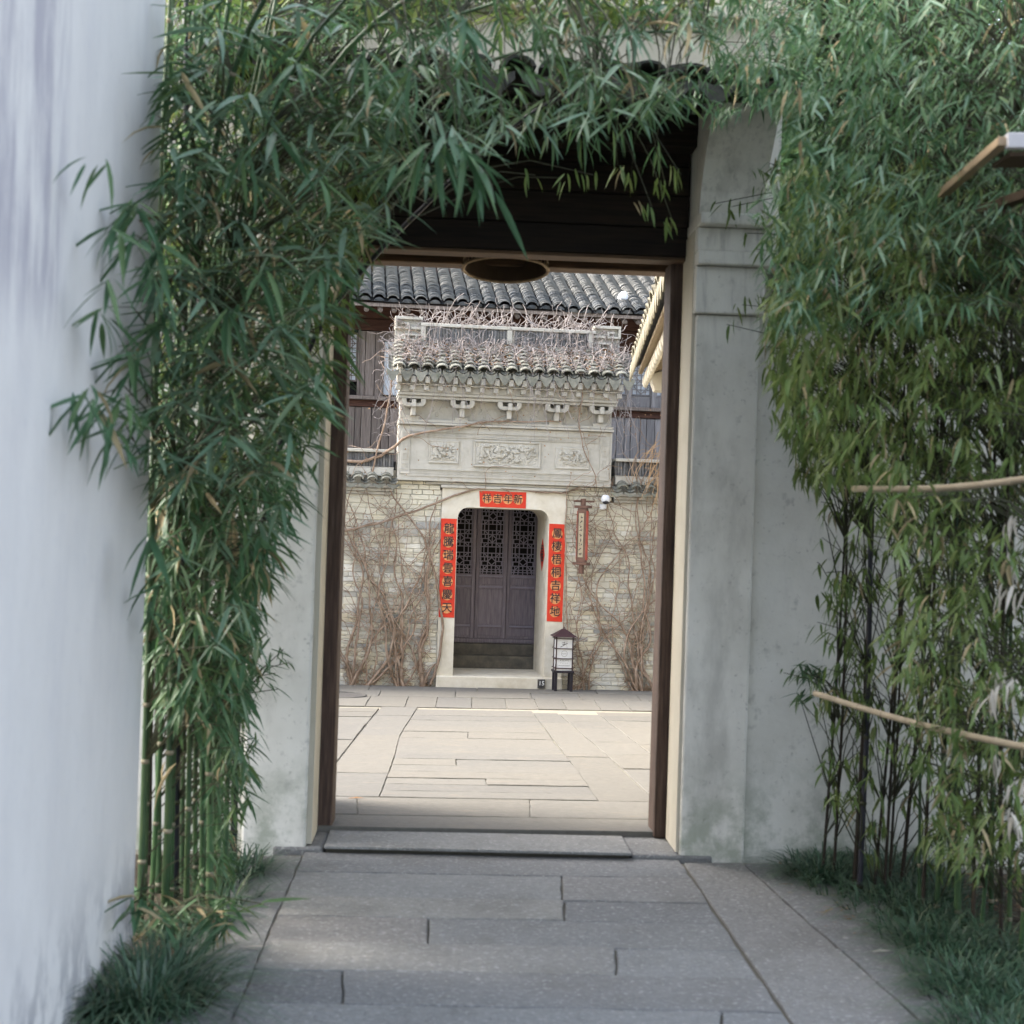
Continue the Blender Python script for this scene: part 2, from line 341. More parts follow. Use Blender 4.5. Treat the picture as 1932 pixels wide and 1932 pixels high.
def inst(name, me, par, loc, rot=None, scale=None):
    o = bpy.data.objects.new(name, me); COL.objects.link(o); o.parent = par; o.location = loc
    if rot is not None:
        if isinstance(rot, Quaternion): o.rotation_mode = 'QUATERNION'; o.rotation_quaternion = rot
        else: o.rotation_euler = rot
    if scale is not None: o.scale = (scale,) * 3 if isinstance(scale, (int, float)) else scale
    return o
U = random.uniform
ORD = ['first', 'second', 'third', 'fourth', 'fifth', 'sixth', 'seventh', 'eighth', 'ninth', 'tenth', 'eleventh', 'twelfth', 'thirteenth', 'fourteenth',
       'fifteenth', 'sixteenth', 'seventeenth', 'eighteenth', 'nineteenth', 'twentieth', 'twenty-first', 'twenty-second', 'twenty-third', 'twenty-fourth', 'twenty-fifth', 'twenty-sixth', 'twenty-seventh', 'twenty-eighth', 'twenty-ninth', 'thirtieth']

# ------------------------------------------------------------------ ground, paths and paving
GA, GB = -.0094 * 7.2, .0094                 # front path: z = GA + GB*Y
CA, CB = .04 + .038 * 7.9, -.038             # courtyard floor falls away from the gate
def zfront(Y): return GA + GB * Y
def zcourt(Y): return CA + CB * Y

tag(solo(MB().add([(-150, -60, -.9), (150, -60, -.9), (150, 240, -.9), (-150, 240, -.9)], [(0, 1, 2, 3)]), 'ground', M['ground'], 'broad flat earth around the courtyard buildings', None), kind='structure')
tag(solo(MB().box(-9, 9, -12, 7.2, -.5, 0).add([], []), 'planting_bed', M['soil'], 'bare brown soil of the planting beds beside the path', None), kind='structure')
bpy.data.objects['planting_bed'].data.transform(Matrix.Shear('XZ', 4, (0, 0))) if False else None
for v in bpy.data.objects['planting_bed'].data.vertices:
    if v.co.z > -.1: v.co.z = zfront(v.co.y) - .035
bed = MB(); bed.add([(-9, 7.2, -.04), (9, 7.2, -.04), (9, 32, zcourt(32) - .012), (-9, 32, zcourt(32) - .012), (-9, 7.97, zcourt(7.97) - .030), (9, 7.97, zcourt(7.97) - .030), (-9, 8.3, zcourt(8.3) - .012), (9, 8.3, zcourt(8.3) - .012)], [(0, 1, 5, 4), (4, 5, 7, 6), (6, 7, 2, 3)])
tag(solo(bed, 'courtyard_bedding', M['courtjoint'], 'dark earth showing in the joints of the courtyard paving', None), kind='structure')

def slab_mesh(pts, zf, m, gap=.004, th=.055, dz=0.0, wob=.003, name='paving_slab'):
    c = sum((V((p[0], p[1])) for p in pts), V((0, 0))) / len(pts)
    n = len(pts); ring = []
    ins = []
    for i in range(n):                                     # inset corner
        p = V(pts[i][:2]); a = (V(pts[i - 1][:2]) - p); b = (V(pts[(i + 1) % n][:2]) - p)
        a.normalize(); b.normalize(); s = abs(a.x * b.y - a.y * b.x); s = max(s, .3)
        ins.append(p + (a + b) * gap / s)
    for i in range(n):
        a, b = ins[i], ins[(i + 1) % n]; L = (b - a).length; k = max(1, min(14, int(L / .09)))
        nd = V((b.y - a.y, a.x - b.x)) / max(L, 1e-6)
        for j in range(k):
            q = a.lerp(b, j / k)
            if j: q = q + nd * U(-wob, wob)
            ring.append(q)
    R = len(ring); vs = []
    ch = .004
    for r, (off, dzz) in enumerate(((0, -th), (0, -ch), (ch, 0))):
        for q in ring:
            d = (c - q); d = d / d.length * off
            q2 = q + d; vs.append((q2.x, q2.y, zf(q2.y) + dzz + dz + (U(-.0012, .0012) if r == 2 else 0)))
    fs = []
    for r in range(2):
        for i in range(R): fs.append((r * R + i, r * R + (i + 1) % R, (r + 1) * R + (i + 1) % R, (r + 1) * R + i))
    fs.append(tuple(2 * R + i for i in range(R)))
    me = bpy.data.meshes.new(name); b0 = V((c.x, c.y, zf(c.y)))
    me.from_pydata([V(v) - b0 for v in vs], [], fs); me.materials.append(m); me.update()
    # make normals point up whatever the winding
    if me.polygons[-1].normal.z < 0: me.flip_normals()
    return me, b0
def slab(par, pts, zf, m, **k):
    me, b0 = slab_mesh(pts, zf, m, **k); o = link('paving_slab', me, par); o.location = b0 - V(par.location); return o

tag(solo(MB().add([(-1.05, -8, zfront(-8) - .013), (1.75, -8, zfront(-8) - .013), (1.30, 7.16, zfront(7.16) - .013), (-.72, 7.16, zfront(7.16) - .013)], [(0, 1, 2, 3)]), 'path_bedding', M['joint'], 'earth showing in the joints of the granite path', None), kind='structure')
path = thing('stone_path', 'grey granite slab path leading up to the gate', None, (0.2, 4, 0), kind='structure')
def pf(x, y): return ongrade(x, y, GA, GB)
Lj = lambda y: 575 - (y - 1610) * .4286
Rj = lambda y: 1281 + (y - 1614) * .684
rows = [1614, 1650, 1696, 1734, 1784, 1838, 1901, 1975, 2075, 2230]
joints = [[], [1060], [1065], [808], [1161], [646], [1362], [900], [620, 1250]]
for i in range(len(rows) - 1):
    y0, y1 = rows[i], rows[i + 1]
    def yy(x, y): return y + (x - 950) * .019          # camera roll: the joints lie level in the place
    xs0 = [Lj(y0)] + joints[i] + [Rj(y0)]; xs1 = [Lj(y1)] + joints[i] + [Rj(y1)]
    for k in range(len(xs0) - 1):
        t = .012 * (950 - xs0[k])
        slab(path, [pf(xs0[k], yy(xs0[k], y0)), pf(xs0[k + 1], yy(xs0[k + 1], y0)), pf(xs1[k + 1] , yy(xs1[k + 1], y1)), pf(xs1[k], yy(xs1[k], y1))], zfront, M['granite'], gap=.0035, dz=U(-.006, .004), wob=.005)
# right edging slabs and worn strip, left edging slab
ry = [1622, 1783, 1990, 2230]
for i in range(3):
    y0, y1 = ry[i], ry[i + 1]
    r2 = lambda y: 1400 + (y - 1622) * 1.14
    slab(path, [pf(Rj(y0) + 3, y0 + 4), pf(r2(y0), y0 + 4), pf(r2(y1), y1 + 8), pf(Rj(y1) + 3, y1 + 6)], zfront, M['granite'], gap=.0035, dz=-.004)
    r3 = lambda y: 1570 + (y - 1622) * 1.55 if y < 1700 else 1600 + (y - 1700) * 1.0
    slab(path, [pf(r2(y0) + 4, y0 + 4), pf(r2(y0) + 190, y0 + 4), pf(r2(y1) + 230, y1 + 8), pf(r2(y1) + 4, y1 + 8)], zfront, M['granite'], gap=.003, dz=-.008, wob=.006)
for (y0, y1) in ((1612, 1790), (1790, 2010), (2010, 2230)):
    l2 = lambda y: Lj(y) - 95 - (y - 1612) * .35
    slab(path, [pf(l2(y0), y0), pf(Lj(y0) - 4, y0), pf(Lj(y1) - 4, y1), pf(l2(y1), y1)], zfront, M['granite'], gap=.003, dz=-.006, wob=.006)

court = thing('courtyard_floor', 'pale stone slab floor of the courtyard', None, (0.4, 12, 0), kind='structure')
def cf(x, y): return ongrade(x, y, CA, CB)
L1 = [(720, 1336), (690, 1372), (645, 1431), (560, 1540)]
L2 = [(786, 1340), (753, 1392), (744, 1435), (717, 1503)]
R1 = [(1003, 1339), (1046, 1398), (1088, 1448), (1131, 1509)]
R2 = [(1052, 1343), (1118, 1398), (1177, 1448), (1243, 1511)]
R3 = [(1130, 1345), (1210, 1405), (1290, 1465), (1350, 1513)]
def xat(line, y):
    for (a, b) in zip(line, line[1:]):
        if y <= b[1] or b is line[-1]:
            t = (y - a[1]) / (b[1] - a[1]); return a[0] + (b[0] - a[0]) * t
def crow(xl, xr, y0, y1, **k):
    sl_ = lambda x, y: y + (x - 930) * .017
    slab(court, [cf(xl[0], sl_(xl[0], y0)), cf(xr[0], sl_(xr[0], y0)), cf(xr[1], sl_(xr[1], y1)), cf(xl[1], sl_(xl[1], y1))], zcourt, M['courtstone'], gap=k.pop('gap', .002), dz=U(-.004, .003), **k)
ys = [1340, 1351, 1360, 1372, 1382, 1394, 1409, 1423, 1434, 1446, 1458, 1470, 1481, 1494, 1506]
for i in range(len(ys) - 1):
    y0, y1 = ys[i], ys[i + 1]; a0, a1, b0, b1 = xat(L2, y0), xat(L2, y1), xat(R1, y0), xat(R1, y1)
    if i in (4, 8, 11):
        t = random.choice([.35, .5, .62, .45]) ; m0, m1 = a0 + (b0 - a0) * t, a1 + (b1 - a1) * t
        crow((a0, a1), (m0, m1), y0, y1); crow((m0, m1), (b0, b1), y0, y1)
    else: crow((a0, a1), (b0, b1), y0, y1)
for line_a, line_b, yl in ((L1, L2, [1337, 1353, 1390, 1427, 1462, 1506]), (R1, R2, [1343, 1362, 1425, 1507]), (R2, R3, [1345, 1358, 1372, 1397, 1420, 1446, 1470, 1509])):
    for y0, y1 in zip(yl, yl[1:]): crow((xat(line_a, y0) + .3, xat(line_a, y1) + .3), (xat(line_b, y0) - .3, xat(line_b, y1) - .3), y0, y1, gap=.0022)
for y0, y1 in zip([1340, 1347, 1356, 1369, 1400, 1440, 1506], [1347, 1356, 1369, 1400, 1440, 1506]):
    crow((430, 380 - (y1 - 1340)), (xat(L1, y0) - 1, xat(L1, y1) - 1), y0, y1, gap=.0035)
    crow((xat(R3, y0) + 1, xat(R3, y1) + 1), (1450, 1500 + (y1 - 1340)), y0, y1, gap=.0035)
for (yt, yb, xs) in ((1317, 1336, [480, 560, 640, 700, 771, 826, 890, 953, 1008, 1060, 1121, 1175, 1223, 1300, 1380]), (1306, 1317, [480, 600, 720, 860, 1000, 1090, 1200, 1330]), (1296, 1306, [480, 700, 900, 1120, 1330])):
    for a, b in zip(xs, xs[1:]):
        sk = lambda x: (x - 890) * .06 * (yb - yt) / 19
        crow((a, a + sk(a)), (b, b + sk(b)), yt, yb, gap=.0035)
for (yt, yb, xs) in ((1508, 1541, [380, 674, 1000, 1260, 1500]), (1541, 1564, [300, 1530])):
    for a, b in zip(xs, xs[1:]): crow((a, a), (b, b), yt, yb)
# courtyard beyond the frame: plain large flags so it carries on
for i in range(5):
    for sgn in (-1, 1):
        x0 = 2.3 if sgn > 0 else -1.9
        for k in range(3):
            xa, xb = x0 + sgn * k * 1.3, x0 + sgn * (k + 1) * 1.3
            y0, y1 = 8.9 + i * 1.7, 8.9 + (i + 1) * 1.7
            slab(court, [(xa, y0), (xb, y0), (xb, y1), (xa, y1)], lambda Y: zcourt(Y) - .003, M['courtstone'], gap=.01)

# ------------------------------------------------------------------ white house wall on the left
WX = -1.135
hw = thing('white_house_wall', 'tall whitewashed side wall filling the left edge, streaked with grey stains', 'wall', (WX, 3, 0))
b = MB().box(WX - .32, WX, -8, 5.6, -.3, 5.4)
part(b, 'wall', M['lwall'], hw, bevel=.012)
b = MB().box(WX - .42, WX + .1, -8, 5.7, 5.4, 5.5)
part(b, 'coping', M['shadetile'], hw, bevel=.01)
p0 = onY(343, 400, 5.5)
b = MB(); pts = [(onY(351, 20, 5.75)), onY(345, 400, 5.75), onY(341, 700, 5.75), onY(345, 1000, 5.75), onY(330, 1720, 5.75)]
# ------------------------------------------------------------------ gatehouse
XL0, XL1, XR0, XR1 = -.955, -.642, 1.196, 1.517
gate = thing('gatehouse', 'plastered gatehouse with pilasters and a tiled hood, framing the view', 'gatehouse', (.28, 7.2, 0))
for (a, c, inner) in ((XL0, XL1, XL1), (XR0, XR1, XR0)):
    pl = part(MB().box(a, c, 7.2, 7.56, -.2, 2.70), 'pilaster', M['plaster'], gate, bevel=.012)
    part(MB().box(a - .012, c + .014, 7.165, 7.555, 2.703, 2.935), 'neck_block', M['plaster'], pl, bevel=.008)
    part(MB().box(a - .012, c + .030, 7.12, 7.552, 2.938, 3.005), 'ledge', M['plaster'], pl, bevel=.008)
    part(MB().box(a - .011, c + .014, 7.155, 7.549, 3.008, 3.125), 'neck_block', M['plaster'], pl, bevel=.008)
    part(MB().box(a - .012, c + .04, 7.08, 7.546, 3.128, 3.185), 'ledge', M['plaster'], pl, bevel=.01)
    prof = [(7.20, 3.188), (7.16, 3.30), (7.07, 3.44), (6.93, 3.58), (6.84, 3.70), (6.84, 3.78), (7.545, 3.78), (7.545, 3.188)]
    part(MB().prism(prof, lambda y, z: (a, y, z), lambda y, z: (c, y, z)), 'corbel', M['plaster'], pl)
    # cheek wall running back through the passage
    x0, x1 = (a + .02, c - .13) if inner == XL1 else (a + .13, c - .02)
    part(MB().box(x0, x1, 7.562, 8.5, -.2, 3.45), 'cheek_wall', M['cream'], gate)
# cream reveal skins
part(MB().box(XR0 - .016, XR0 - .001, 7.225, 7.555, .03, 3.12), 'reveal', M['cream'], gate)
part(MB().box(XL1 + .001, XL1 + .026, 7.225, 7.555, .03, 3.12), 'reveal', M['cream'], gate)
# wall above the hood
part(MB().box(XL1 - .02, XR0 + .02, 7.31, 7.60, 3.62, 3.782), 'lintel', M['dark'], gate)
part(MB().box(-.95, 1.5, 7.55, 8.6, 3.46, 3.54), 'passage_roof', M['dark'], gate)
part(MB().box(-1.3, 1.62, 7.26, 7.56, 3.785, 4.17), 'upper_wall', M['cream'], gate, bevel=.008)
part(MB().box(-1.34, 1.66, 7.17, 7.6, 4.173, 4.235), 'string_course', M['cream'], gate, bevel=.01)
part(MB().box(-1.3, 1.62, 7.24, 7.56, 4.238, 4.62), 'upper_wall', M['cream'], gate, bevel=.008)
for sgn, (a, c) in ((-1, (-6.5, XL0 - .003)), (1, (XR1 + .003, 1.62))):
    part(MB().box(a, c, 7.3, 7.56, -.3 if sgn < 0 else 2.935, 4.6 if sgn < 0 else 3.78), 'side_wall', M['plaster'], gate)
# timber: posts, header boards, back beam, ceiling
part(MB().box(XL1 + .009, XL1 + .098, 7.575, 7.80, .022, 3.03), 'post', M['oldwood'], gate, bevel=.010)
part(MB().box(XR0 - .075, XR0 - .009, 7.575, 7.80, .022, 3.03), 'post', M['oldwood'], gate, bevel=.010)
zz = 3.033
for k, h in enumerate((.15, .165, .15, .17)):
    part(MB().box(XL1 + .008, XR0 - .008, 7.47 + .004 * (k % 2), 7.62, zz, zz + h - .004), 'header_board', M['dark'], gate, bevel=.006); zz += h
part(MB().box(XL1 + .01, XR0 - .01, 7.478, 7.615, 3.014, 3.031), 'header_lit_edge', M['beam'], gate, bevel=.004)  # lighter strip standing in for courtyard light on the header's underside
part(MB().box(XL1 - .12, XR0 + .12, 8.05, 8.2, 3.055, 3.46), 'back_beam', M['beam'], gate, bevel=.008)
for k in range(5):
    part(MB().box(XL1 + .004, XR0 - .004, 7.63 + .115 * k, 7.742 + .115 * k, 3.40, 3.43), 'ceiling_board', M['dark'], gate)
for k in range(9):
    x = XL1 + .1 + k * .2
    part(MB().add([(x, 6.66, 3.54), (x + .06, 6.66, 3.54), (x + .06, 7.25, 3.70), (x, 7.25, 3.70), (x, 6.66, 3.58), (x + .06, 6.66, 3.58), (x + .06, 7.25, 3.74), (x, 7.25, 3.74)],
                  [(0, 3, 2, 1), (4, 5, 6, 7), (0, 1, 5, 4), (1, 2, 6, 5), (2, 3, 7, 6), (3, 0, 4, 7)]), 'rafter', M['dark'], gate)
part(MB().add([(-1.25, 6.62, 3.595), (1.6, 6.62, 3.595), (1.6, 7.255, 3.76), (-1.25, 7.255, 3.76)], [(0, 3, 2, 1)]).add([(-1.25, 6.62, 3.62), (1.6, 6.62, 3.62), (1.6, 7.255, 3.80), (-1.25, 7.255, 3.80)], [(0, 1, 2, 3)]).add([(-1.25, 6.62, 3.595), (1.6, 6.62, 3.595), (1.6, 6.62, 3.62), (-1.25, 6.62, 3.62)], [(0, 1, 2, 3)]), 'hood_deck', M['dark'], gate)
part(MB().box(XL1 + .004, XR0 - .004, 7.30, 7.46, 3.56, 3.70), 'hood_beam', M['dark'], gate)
# sill stones
part(MB().box(-.548, .953, 7.25, 7.56, -.1, .017), 'threshold_plinth', M['joint'], gate)
part(MB().box(-.55, .955, 7.165, 7.56, .019, .034), 'threshold_stone', M['granite'], gate, bevel=.004)
part(MB().box(-.80, -.556, 7.19, 7.72, -.1, .022), 'door_stone', M['granite'], gate, bevel=.014)
part(MB().box(.961, 1.36, 7.19, 7.72, -.1, .022), 'door_stone', M['granite'], gate, bevel=.014)
part(MB().box(-.553, .958, 7.565, 7.95, -.1, .031), 'threshold_stone', M['courtstone'], gate, bevel=.01)
part(MB().box(-.62, 1.17, 7.955, 8.24, -.1, .024), 'threshold_stone', M['courtstone'], gate, bevel=.01)

# ------------------------------------------------------------------ roof tiles
def cover_mesh(name, r, L, m, th=.016, n=7, taper=.92, arc=math.pi * .92):
    """one curved tile, axis +y (up the slope), hump up"""
    mb = MB(); vs = []
    for (y, rr) in ((0, r), (L, r * taper)):
        for q in (rr, rr - th):
            for k in range(n):
                a = math.pi / 2 - arc / 2 + arc * k / (n - 1); vs.append((-q * math.cos(a), y, q * math.sin(a) * .72))
    o0, i0, o1, i1 = 0, n, 2 * n, 3 * n; fs = []
    for k in range(n - 1):
        fs += [(o0 + k, o0 + k + 1, o1 + k + 1, o1 + k), (i0 + k + 1, i0 + k, i1 + k, i1 + k + 1), (o0 + k + 1, o0 + k, i0 + k, i0 + k + 1), (o1 + k, o1 + k + 1, i1 + k + 1, i1 + k)]
    fs += [(o0, o1, i1, i0), (o0 + n - 1, i0 + n - 1, i1 + n - 1, o1 + n - 1)]
    return mb.add(vs, fs).mesh(name, m)
def drip_mesh(name, w, h, m, th=.012):
    """hanging scalloped end plate of a trough tile, in the xz plane"""
    n = 8; top = [(-w / 2 + w * k / n, h * (.30 - .30 * math.sin(math.pi * k / n))) for k in range(n + 1)]
    bot = [(w / 2 - w * k / n, -h * (.15 + .85 * math.sin(math.pi * k / n) ** 1.3)) for k in range(n + 1)]
    poly = top + bot
    return MB().prism(poly, lambda a, b: (a, 0, b), lambda a, b: (a, th, b)).mesh(name, m)
def tile_roof(par, p0, along, up, ncol, nrow, sp, rs, m, r=None, nobj=300, drip=0.0, pans=True, sag=None, jit=.006):
    """p0: first column at the eave, along: unit vector along the eave, up: unit vector up the slope (world or parent axes)"""
    r = r or sp * .36
    along, up = V(along).normalized(), V(up).normalized(); nn = along.cross(up).normalized()
    Q = Matrix((along, up, nn)).transposed().to_quaternion()
    mesh = [cover_mesh('roof_tile', r * f, rs * 2.2, m) for f in (1, .97, 1.03)]
    base = BASE[par.name]; rest = MB(); count = 0
    for j in range(nrow):
        for i in range(ncol):
            s = sag(i) if sag else 0
            P = V(p0) + along * (i * sp) + up * (j * rs) + nn * (.026) + V((0, 0, s))
            P += along * U(-jit, jit) + up * U(-jit, jit) * 1.3 + nn * U(0, jit * .7)
            tl = Quaternion(along, rad(-11 + U(-2.5, 2.5))) @ Quaternion(nn, rad(U(-2.5, 2.5))) @ Q
            if count < nobj: inst('roof_tile', random.choice(mesh), par, P - base, tl)
            else:
                me = random.choice(mesh); rest.add([tl @ v.co + P for v in me.vertices], [tuple(p.vertices) for p in me.polygons])
            count += 1
    if rest.v: part(rest, 'upper_tiles', m, par, kind='stuff')
    if pans:
        pm = MB()
        for i in range(ncol + 1):
            s = sag(min(i, ncol - 1)) if sag else 0
            c = V(p0) + along * ((i - .5) * sp) + V((0, 0, s))
            n = 5; w = sp * .62; nr = nrow
            for j in range(nr):
                vs = []
                for q in (0, rs * 1.35):
                    for k in range(n):
                        t = -1 + 2 * k / (n - 1)
                        vs.append(c + up * (j * rs + q - .02) + along * (t * w / 2 + U(-.003, .003)) + nn * (-.016 + .030 * t * t + (.010 if q == 0 else -.006)))
                pm.add(vs, [(k, k + 1, n + k + 1, n + k) for k in range(n - 1)])
        part(pm, 'trough_tiles', m, par, kind='stuff')
    if drip:
        dm = drip_mesh('drip_tile', sp * .86, drip, m); Qd = Matrix((along, nn.cross(along) * 0 + V((0, 0, 1)).cross(along) * 1, V((0, 0, 1)))).transposed().to_quaternion()
        for i in range(ncol + 1):
            s = sag(min(i, ncol - 1)) if sag else 0
            inst('drip_tile', dm, par, V(p0) + along * ((i - .5) * sp) - up * .03 + V((0, 0, s - .012)) - base, Qd)
up_h = V((0, math.cos(rad(17)), math.sin(rad(17))))
tile_roof(gate, (-1.15, 6.56, 3.655), (1, 0, 0), up_h, 14, 7, .2, .1, M['shadetile'], r=.078, drip=.085)
# garden wall on the right
gw = thing('garden_wall', 'low plastered garden wall behind the right bamboo grove', 'wall', (4, 7.4, 0))
part(MB().box(XR1 + .003, 9, 7.3, 7.56, -.3, 2.86), 'wall', M['plaster'], gw, bevel=.01)
part(MB().box(1.63, 9, 7.22, 7.64, 2.863, 2.93), 'coping_ledge', M['plaster'], gw, bevel=.01)
tile_roof(gw, (1.75, 7.2, 2.96), (1, 0, 0), (0, math.cos(.4), math.sin(.4)), 36, 3, .2, .09, M['shadetile'], r=.075, nobj=40)

# rattan lamp under the gate
lampc = onY(954, 509, 7.85)
lamp = thing('rattan_lamp', 'dark woven rattan drum lamp hanging under the gate beam', 'lamp', tuple(lampc))
TL = Matrix.Rotation(rad(-7), 3, 'X')
def lp(r, h, a): return lampc + TL @ V((r * math.cos(a), r * math.sin(a), h))
N_ = 40; R_ = .228
b = MB()
for k in range(N_):
    a = 2 * math.pi * k / N_; b.tube([lp(R_, 0, a), lp(R_ * .985, .12, a), lp(R_ * .95, .24, a)], .0042, 4)
part(b, 'weave_rods', M['rattan'], lamp)
def ring(h, r, t, mm, nm, rn=44): part(MB().tube([lp(r, h, 2 * math.pi * k / rn) for k in range(rn + 1)], t, 5, False), nm, mm, lamp)
ring(0, R_, .009, M['rattan'], 'lower_hoop'); ring(.24, R_ * .95, .009, M['rattan'], 'upper_hoop')
for h in (.045, .09, .135, .19): ring(h, R_ * (1 - .2 * h), .005, M['rattan'], 'weave_hoop')
b = MB(); nn_ = 36
vs = [lp(R_ * .975, .004, 2 * math.pi * k / nn_) for k in range(nn_)] + [lp(R_ * .93, .235, 2 * math.pi * k / nn_) for k in range(nn_)] + [lp(0, .235, 0)]
b.add(vs, [(k, (k + 1) % nn_, nn_ + (k + 1) % nn_, nn_ + k) for k in range(nn_)] + [(nn_ + k, nn_ + (k + 1) % nn_, 2 * nn_) for k in range(nn_)])
part(b, 'liner', M['brownboard'], lamp)
part(MB().tube([lp(0, .235, 0), V((lampc.x, lampc.y + .02, 3.40))], .008, 5), 'cord', M['blackplastic'], lamp)

# ------------------------------------------------------------------ far side of the courtyard (own axes: u along the front, w into the depth)
FL = -.60; FR = .525; FT = 1.858
zb = -.40
def brick_wall(label, ua, ub, uout, tops):
    t = thing('brick_wall', label, 'wall', ((ua + ub) / 2, 0, 0), 'far', 'brick walls beside the carved door')
    lo, hi = min(ua, uout), max(ub, uout)
    part(MB().box(lo, hi, .014, .5, zb - .2, 1.975), 'wall_core', M['mortar'], t)
    z = zb; far_b = MB(); base = BASE[t.name]; cache = {}
    cnt = 0
    while z < 2.15:
        big = random.random() < .26 and .4 < z < 1.9
        h = U(.082, .10) if big else U(.046, .066)
        if z < .35: h = U(.045, .058)
        h = min(h, 2.16 - z)
        if h < .02: break
        u = lo - U(0, .2)
        while u < hi:
            L = U(.10, .19) if big else random.choice([U(.17, .26), U(.17, .26), U(.09, .14)])
            u0, u1 = max(u, lo), min(u + L, hi); u += L
            if u1 - u0 < .03: continue
            if z + h > 1.98 and not (tops[0] < (u0 + u1) / 2 < tops[1]): continue
            mb = MB().cbox(u0 + .003, u1 - .003, U(-.006, .006), .09, z + .0025, z + h - .0025, .005)
            if ua - .15 < (u0 + u1) / 2 < ub + .15 and cnt < 300:
                c = ((u0 + u1) / 2, 0, z); o = link('brick', mb.mesh('brick', M['brick'], c), t); o.location = V(c) - base; o.rotation_euler = (rad(U(-.6, .6)), rad(U(-.8, .8)), rad(U(-1, 1))); cnt += 1
            else: far_b.add(mb.v, mb.f)
        z += h
    part(far_b, 'outer_brickwork', M['brick'], t, kind='stuff')
    # coping: corbels, tiles, stone band, bricks on edge, cap
    c0, c1 = (lo, -1.40) if ua < 0 else (1.335, hi)
    if ua > 0: z0 = .03
    else: z0 = 0
    for k, (za, zc, pr) in enumerate(((1.978, 2.015, .03), (2.018, 2.055, .055), (2.058, 2.098, .085))):
        part(MB().box(c0, c1, -pr, .45, za, zc), 'corbel_course', M['carved'], t, bevel=.006)
    upc = V((0, math.cos(.55), math.sin(.55)))
    ncol = int((c1 - c0) / .17); st = c1 - .09 - (ncol - 1) * .17 if ua < 0 else c0 + .09
    tile_roof(t, (st, -.15, 2.125), (1, 0, 0), upc, ncol, 2, .17, .07, M['mosstile'], r=.066, nobj=80, drip=.05)
    n = int((c1 - c0) / .27); wd = (c1 - c0) / n
    for k in range(n):
        part(MB().cbox(c0 + k * wd + .003, c0 + (k + 1) * wd - .003, -.045 + U(-.006, .006), .4, 2.205, 2.30, .006), 'band_stone', M['carved'], t)
    part(MB().box(c0, c1, -.03, .4, 2.302, 2.315), 'fillet', M['carved'], t)
    n = int((c1 - c0) / .034); wd = (c1 - c0) / n; me = MB().cbox(0, wd - .005, 0, .3, 0, .17, .004).mesh('edge_brick', M['darkbrick'])
    order = sorted(range(n), key=lambda k: abs(c0 + k * wd - (ua + ub) / 2))
    rest = MB()
    for q, k in enumerate(order):
        if q < 60: inst('edge_brick', me, t, V((c0 + k * wd, -.02 + U(-.008, .008), 2.318)) - base, (0, rad(U(-2, 2)), 0))
        else: rest.cbox(c0 + k * wd, c0 + (k + 1) * wd - .005, -.02, .3, 2.318, 2.488, .004)
    if rest.v: part(rest, 'outer_edge_bricks', M['darkbrick'], t, kind='stuff')
    part(MB().box(c0, c1, -.06, .36, 2.49, 2.53), 'cap_stone', M['carved'], t, bevel=.008)
    return t
brick_wall('vine-laced old brick wall left of the carved stone doorway', -2.08, -.80, -5.2, (-1.40, 9))
brick_wall('old brick wall right of the doorway, behind the paper lantern', .742, 1.98, 5.2, (-9, 1.335))

# stone surround
sur = thing('door_surround', 'plain pale stone doorway surround with rounded inner corners', 'doorway', (0, 0, zb), 'far')
rr = .13; inner = [(FL, zb), (FL, FT - rr)]
for k in range(7):
    a = math.pi - math.pi / 2 * k / 6; inner.append((FL + rr + rr * math.cos(a), FT - rr + rr * math.sin(a)))
for k in range(7):
    a = math.pi / 2 - math.pi / 2 * k / 6; inner.append((FR - rr + rr * math.cos(a), FT - rr + rr * math.sin(a)))
inner += [(FR, FT - rr), (FR, zb)]
def outerpt(p):
    u, z = p
    if z <= FT - rr + 1e-6 and u < 0: return (-.80, z)
    if z <= FT - rr + 1e-6: return (.742, z)
    return None
m_ = len(inner); outer = []
for i, p in enumerate(inner):
    if i < 2: outer.append((-.80, p[1]))
    elif i >= m_ - 2: outer.append((.742, p[1]))
    else:
        t = (i - 1) / (m_ - 3)
        # walk up the left side, along the top, down the right side
        per = [(.0, (-.80, FT - rr)), (.2, (-.80, 2.088)), (.8, (.742, 2.088)), (1.0, (.742, FT - rr))]
        for (ta, pa), (tb, pb) in zip(per, per[1:]):
            if t <= tb + 1e-9:
                q = (t - ta) / (tb - ta); outer.append((pa[0] + (pb[0] - pa[0]) * q, pa[1] + (pb[1] - pa[1]) * q)); break
outer[3] = (-.80, 2.088) if False else outer[3]
mb = MB(); W0, W1 = -.035, 1.0
for w in (W0, W1): mb.v += [(p[0], w, p[1]) for p in inner] + [(p[0], w, p[1]) for p in outer]
k2 = 2 * m_
for i in range(m_ - 1):
    mb.f += [(i, i + 1, m_ + i + 1, m_ + i), (k2 + i + 1, k2 + i, k2 + m_ + i, k2 + m_ + i + 1), (i + 1, i, k2 + i, k2 + i + 1), (m_ + i, m_ + i + 1, k2 + m_ + i + 1, k2 + m_ + i)]
part(mb, 'frame', M['surround'], sur)
part(MB().box(-.805, .745, -.10, .98, zb - .1, -.205), 'threshold', M['surround'], sur, bevel=.01)
part(MB().box(-.82, .76, -.07, .3, 2.09, 2.125), 'head_moulding', M['carved'], sur, bevel=.006)
part(MB().box(-1.0, 1.0, -.05, .3, 2.128, 2.158), 'head_moulding', M['carved'], sur, bevel=.006)
part(MB().box(-.9, .9, 1.0, 1.16, -.6, -.04), 'inner_step', M['steps'], sur, bevel=.012)
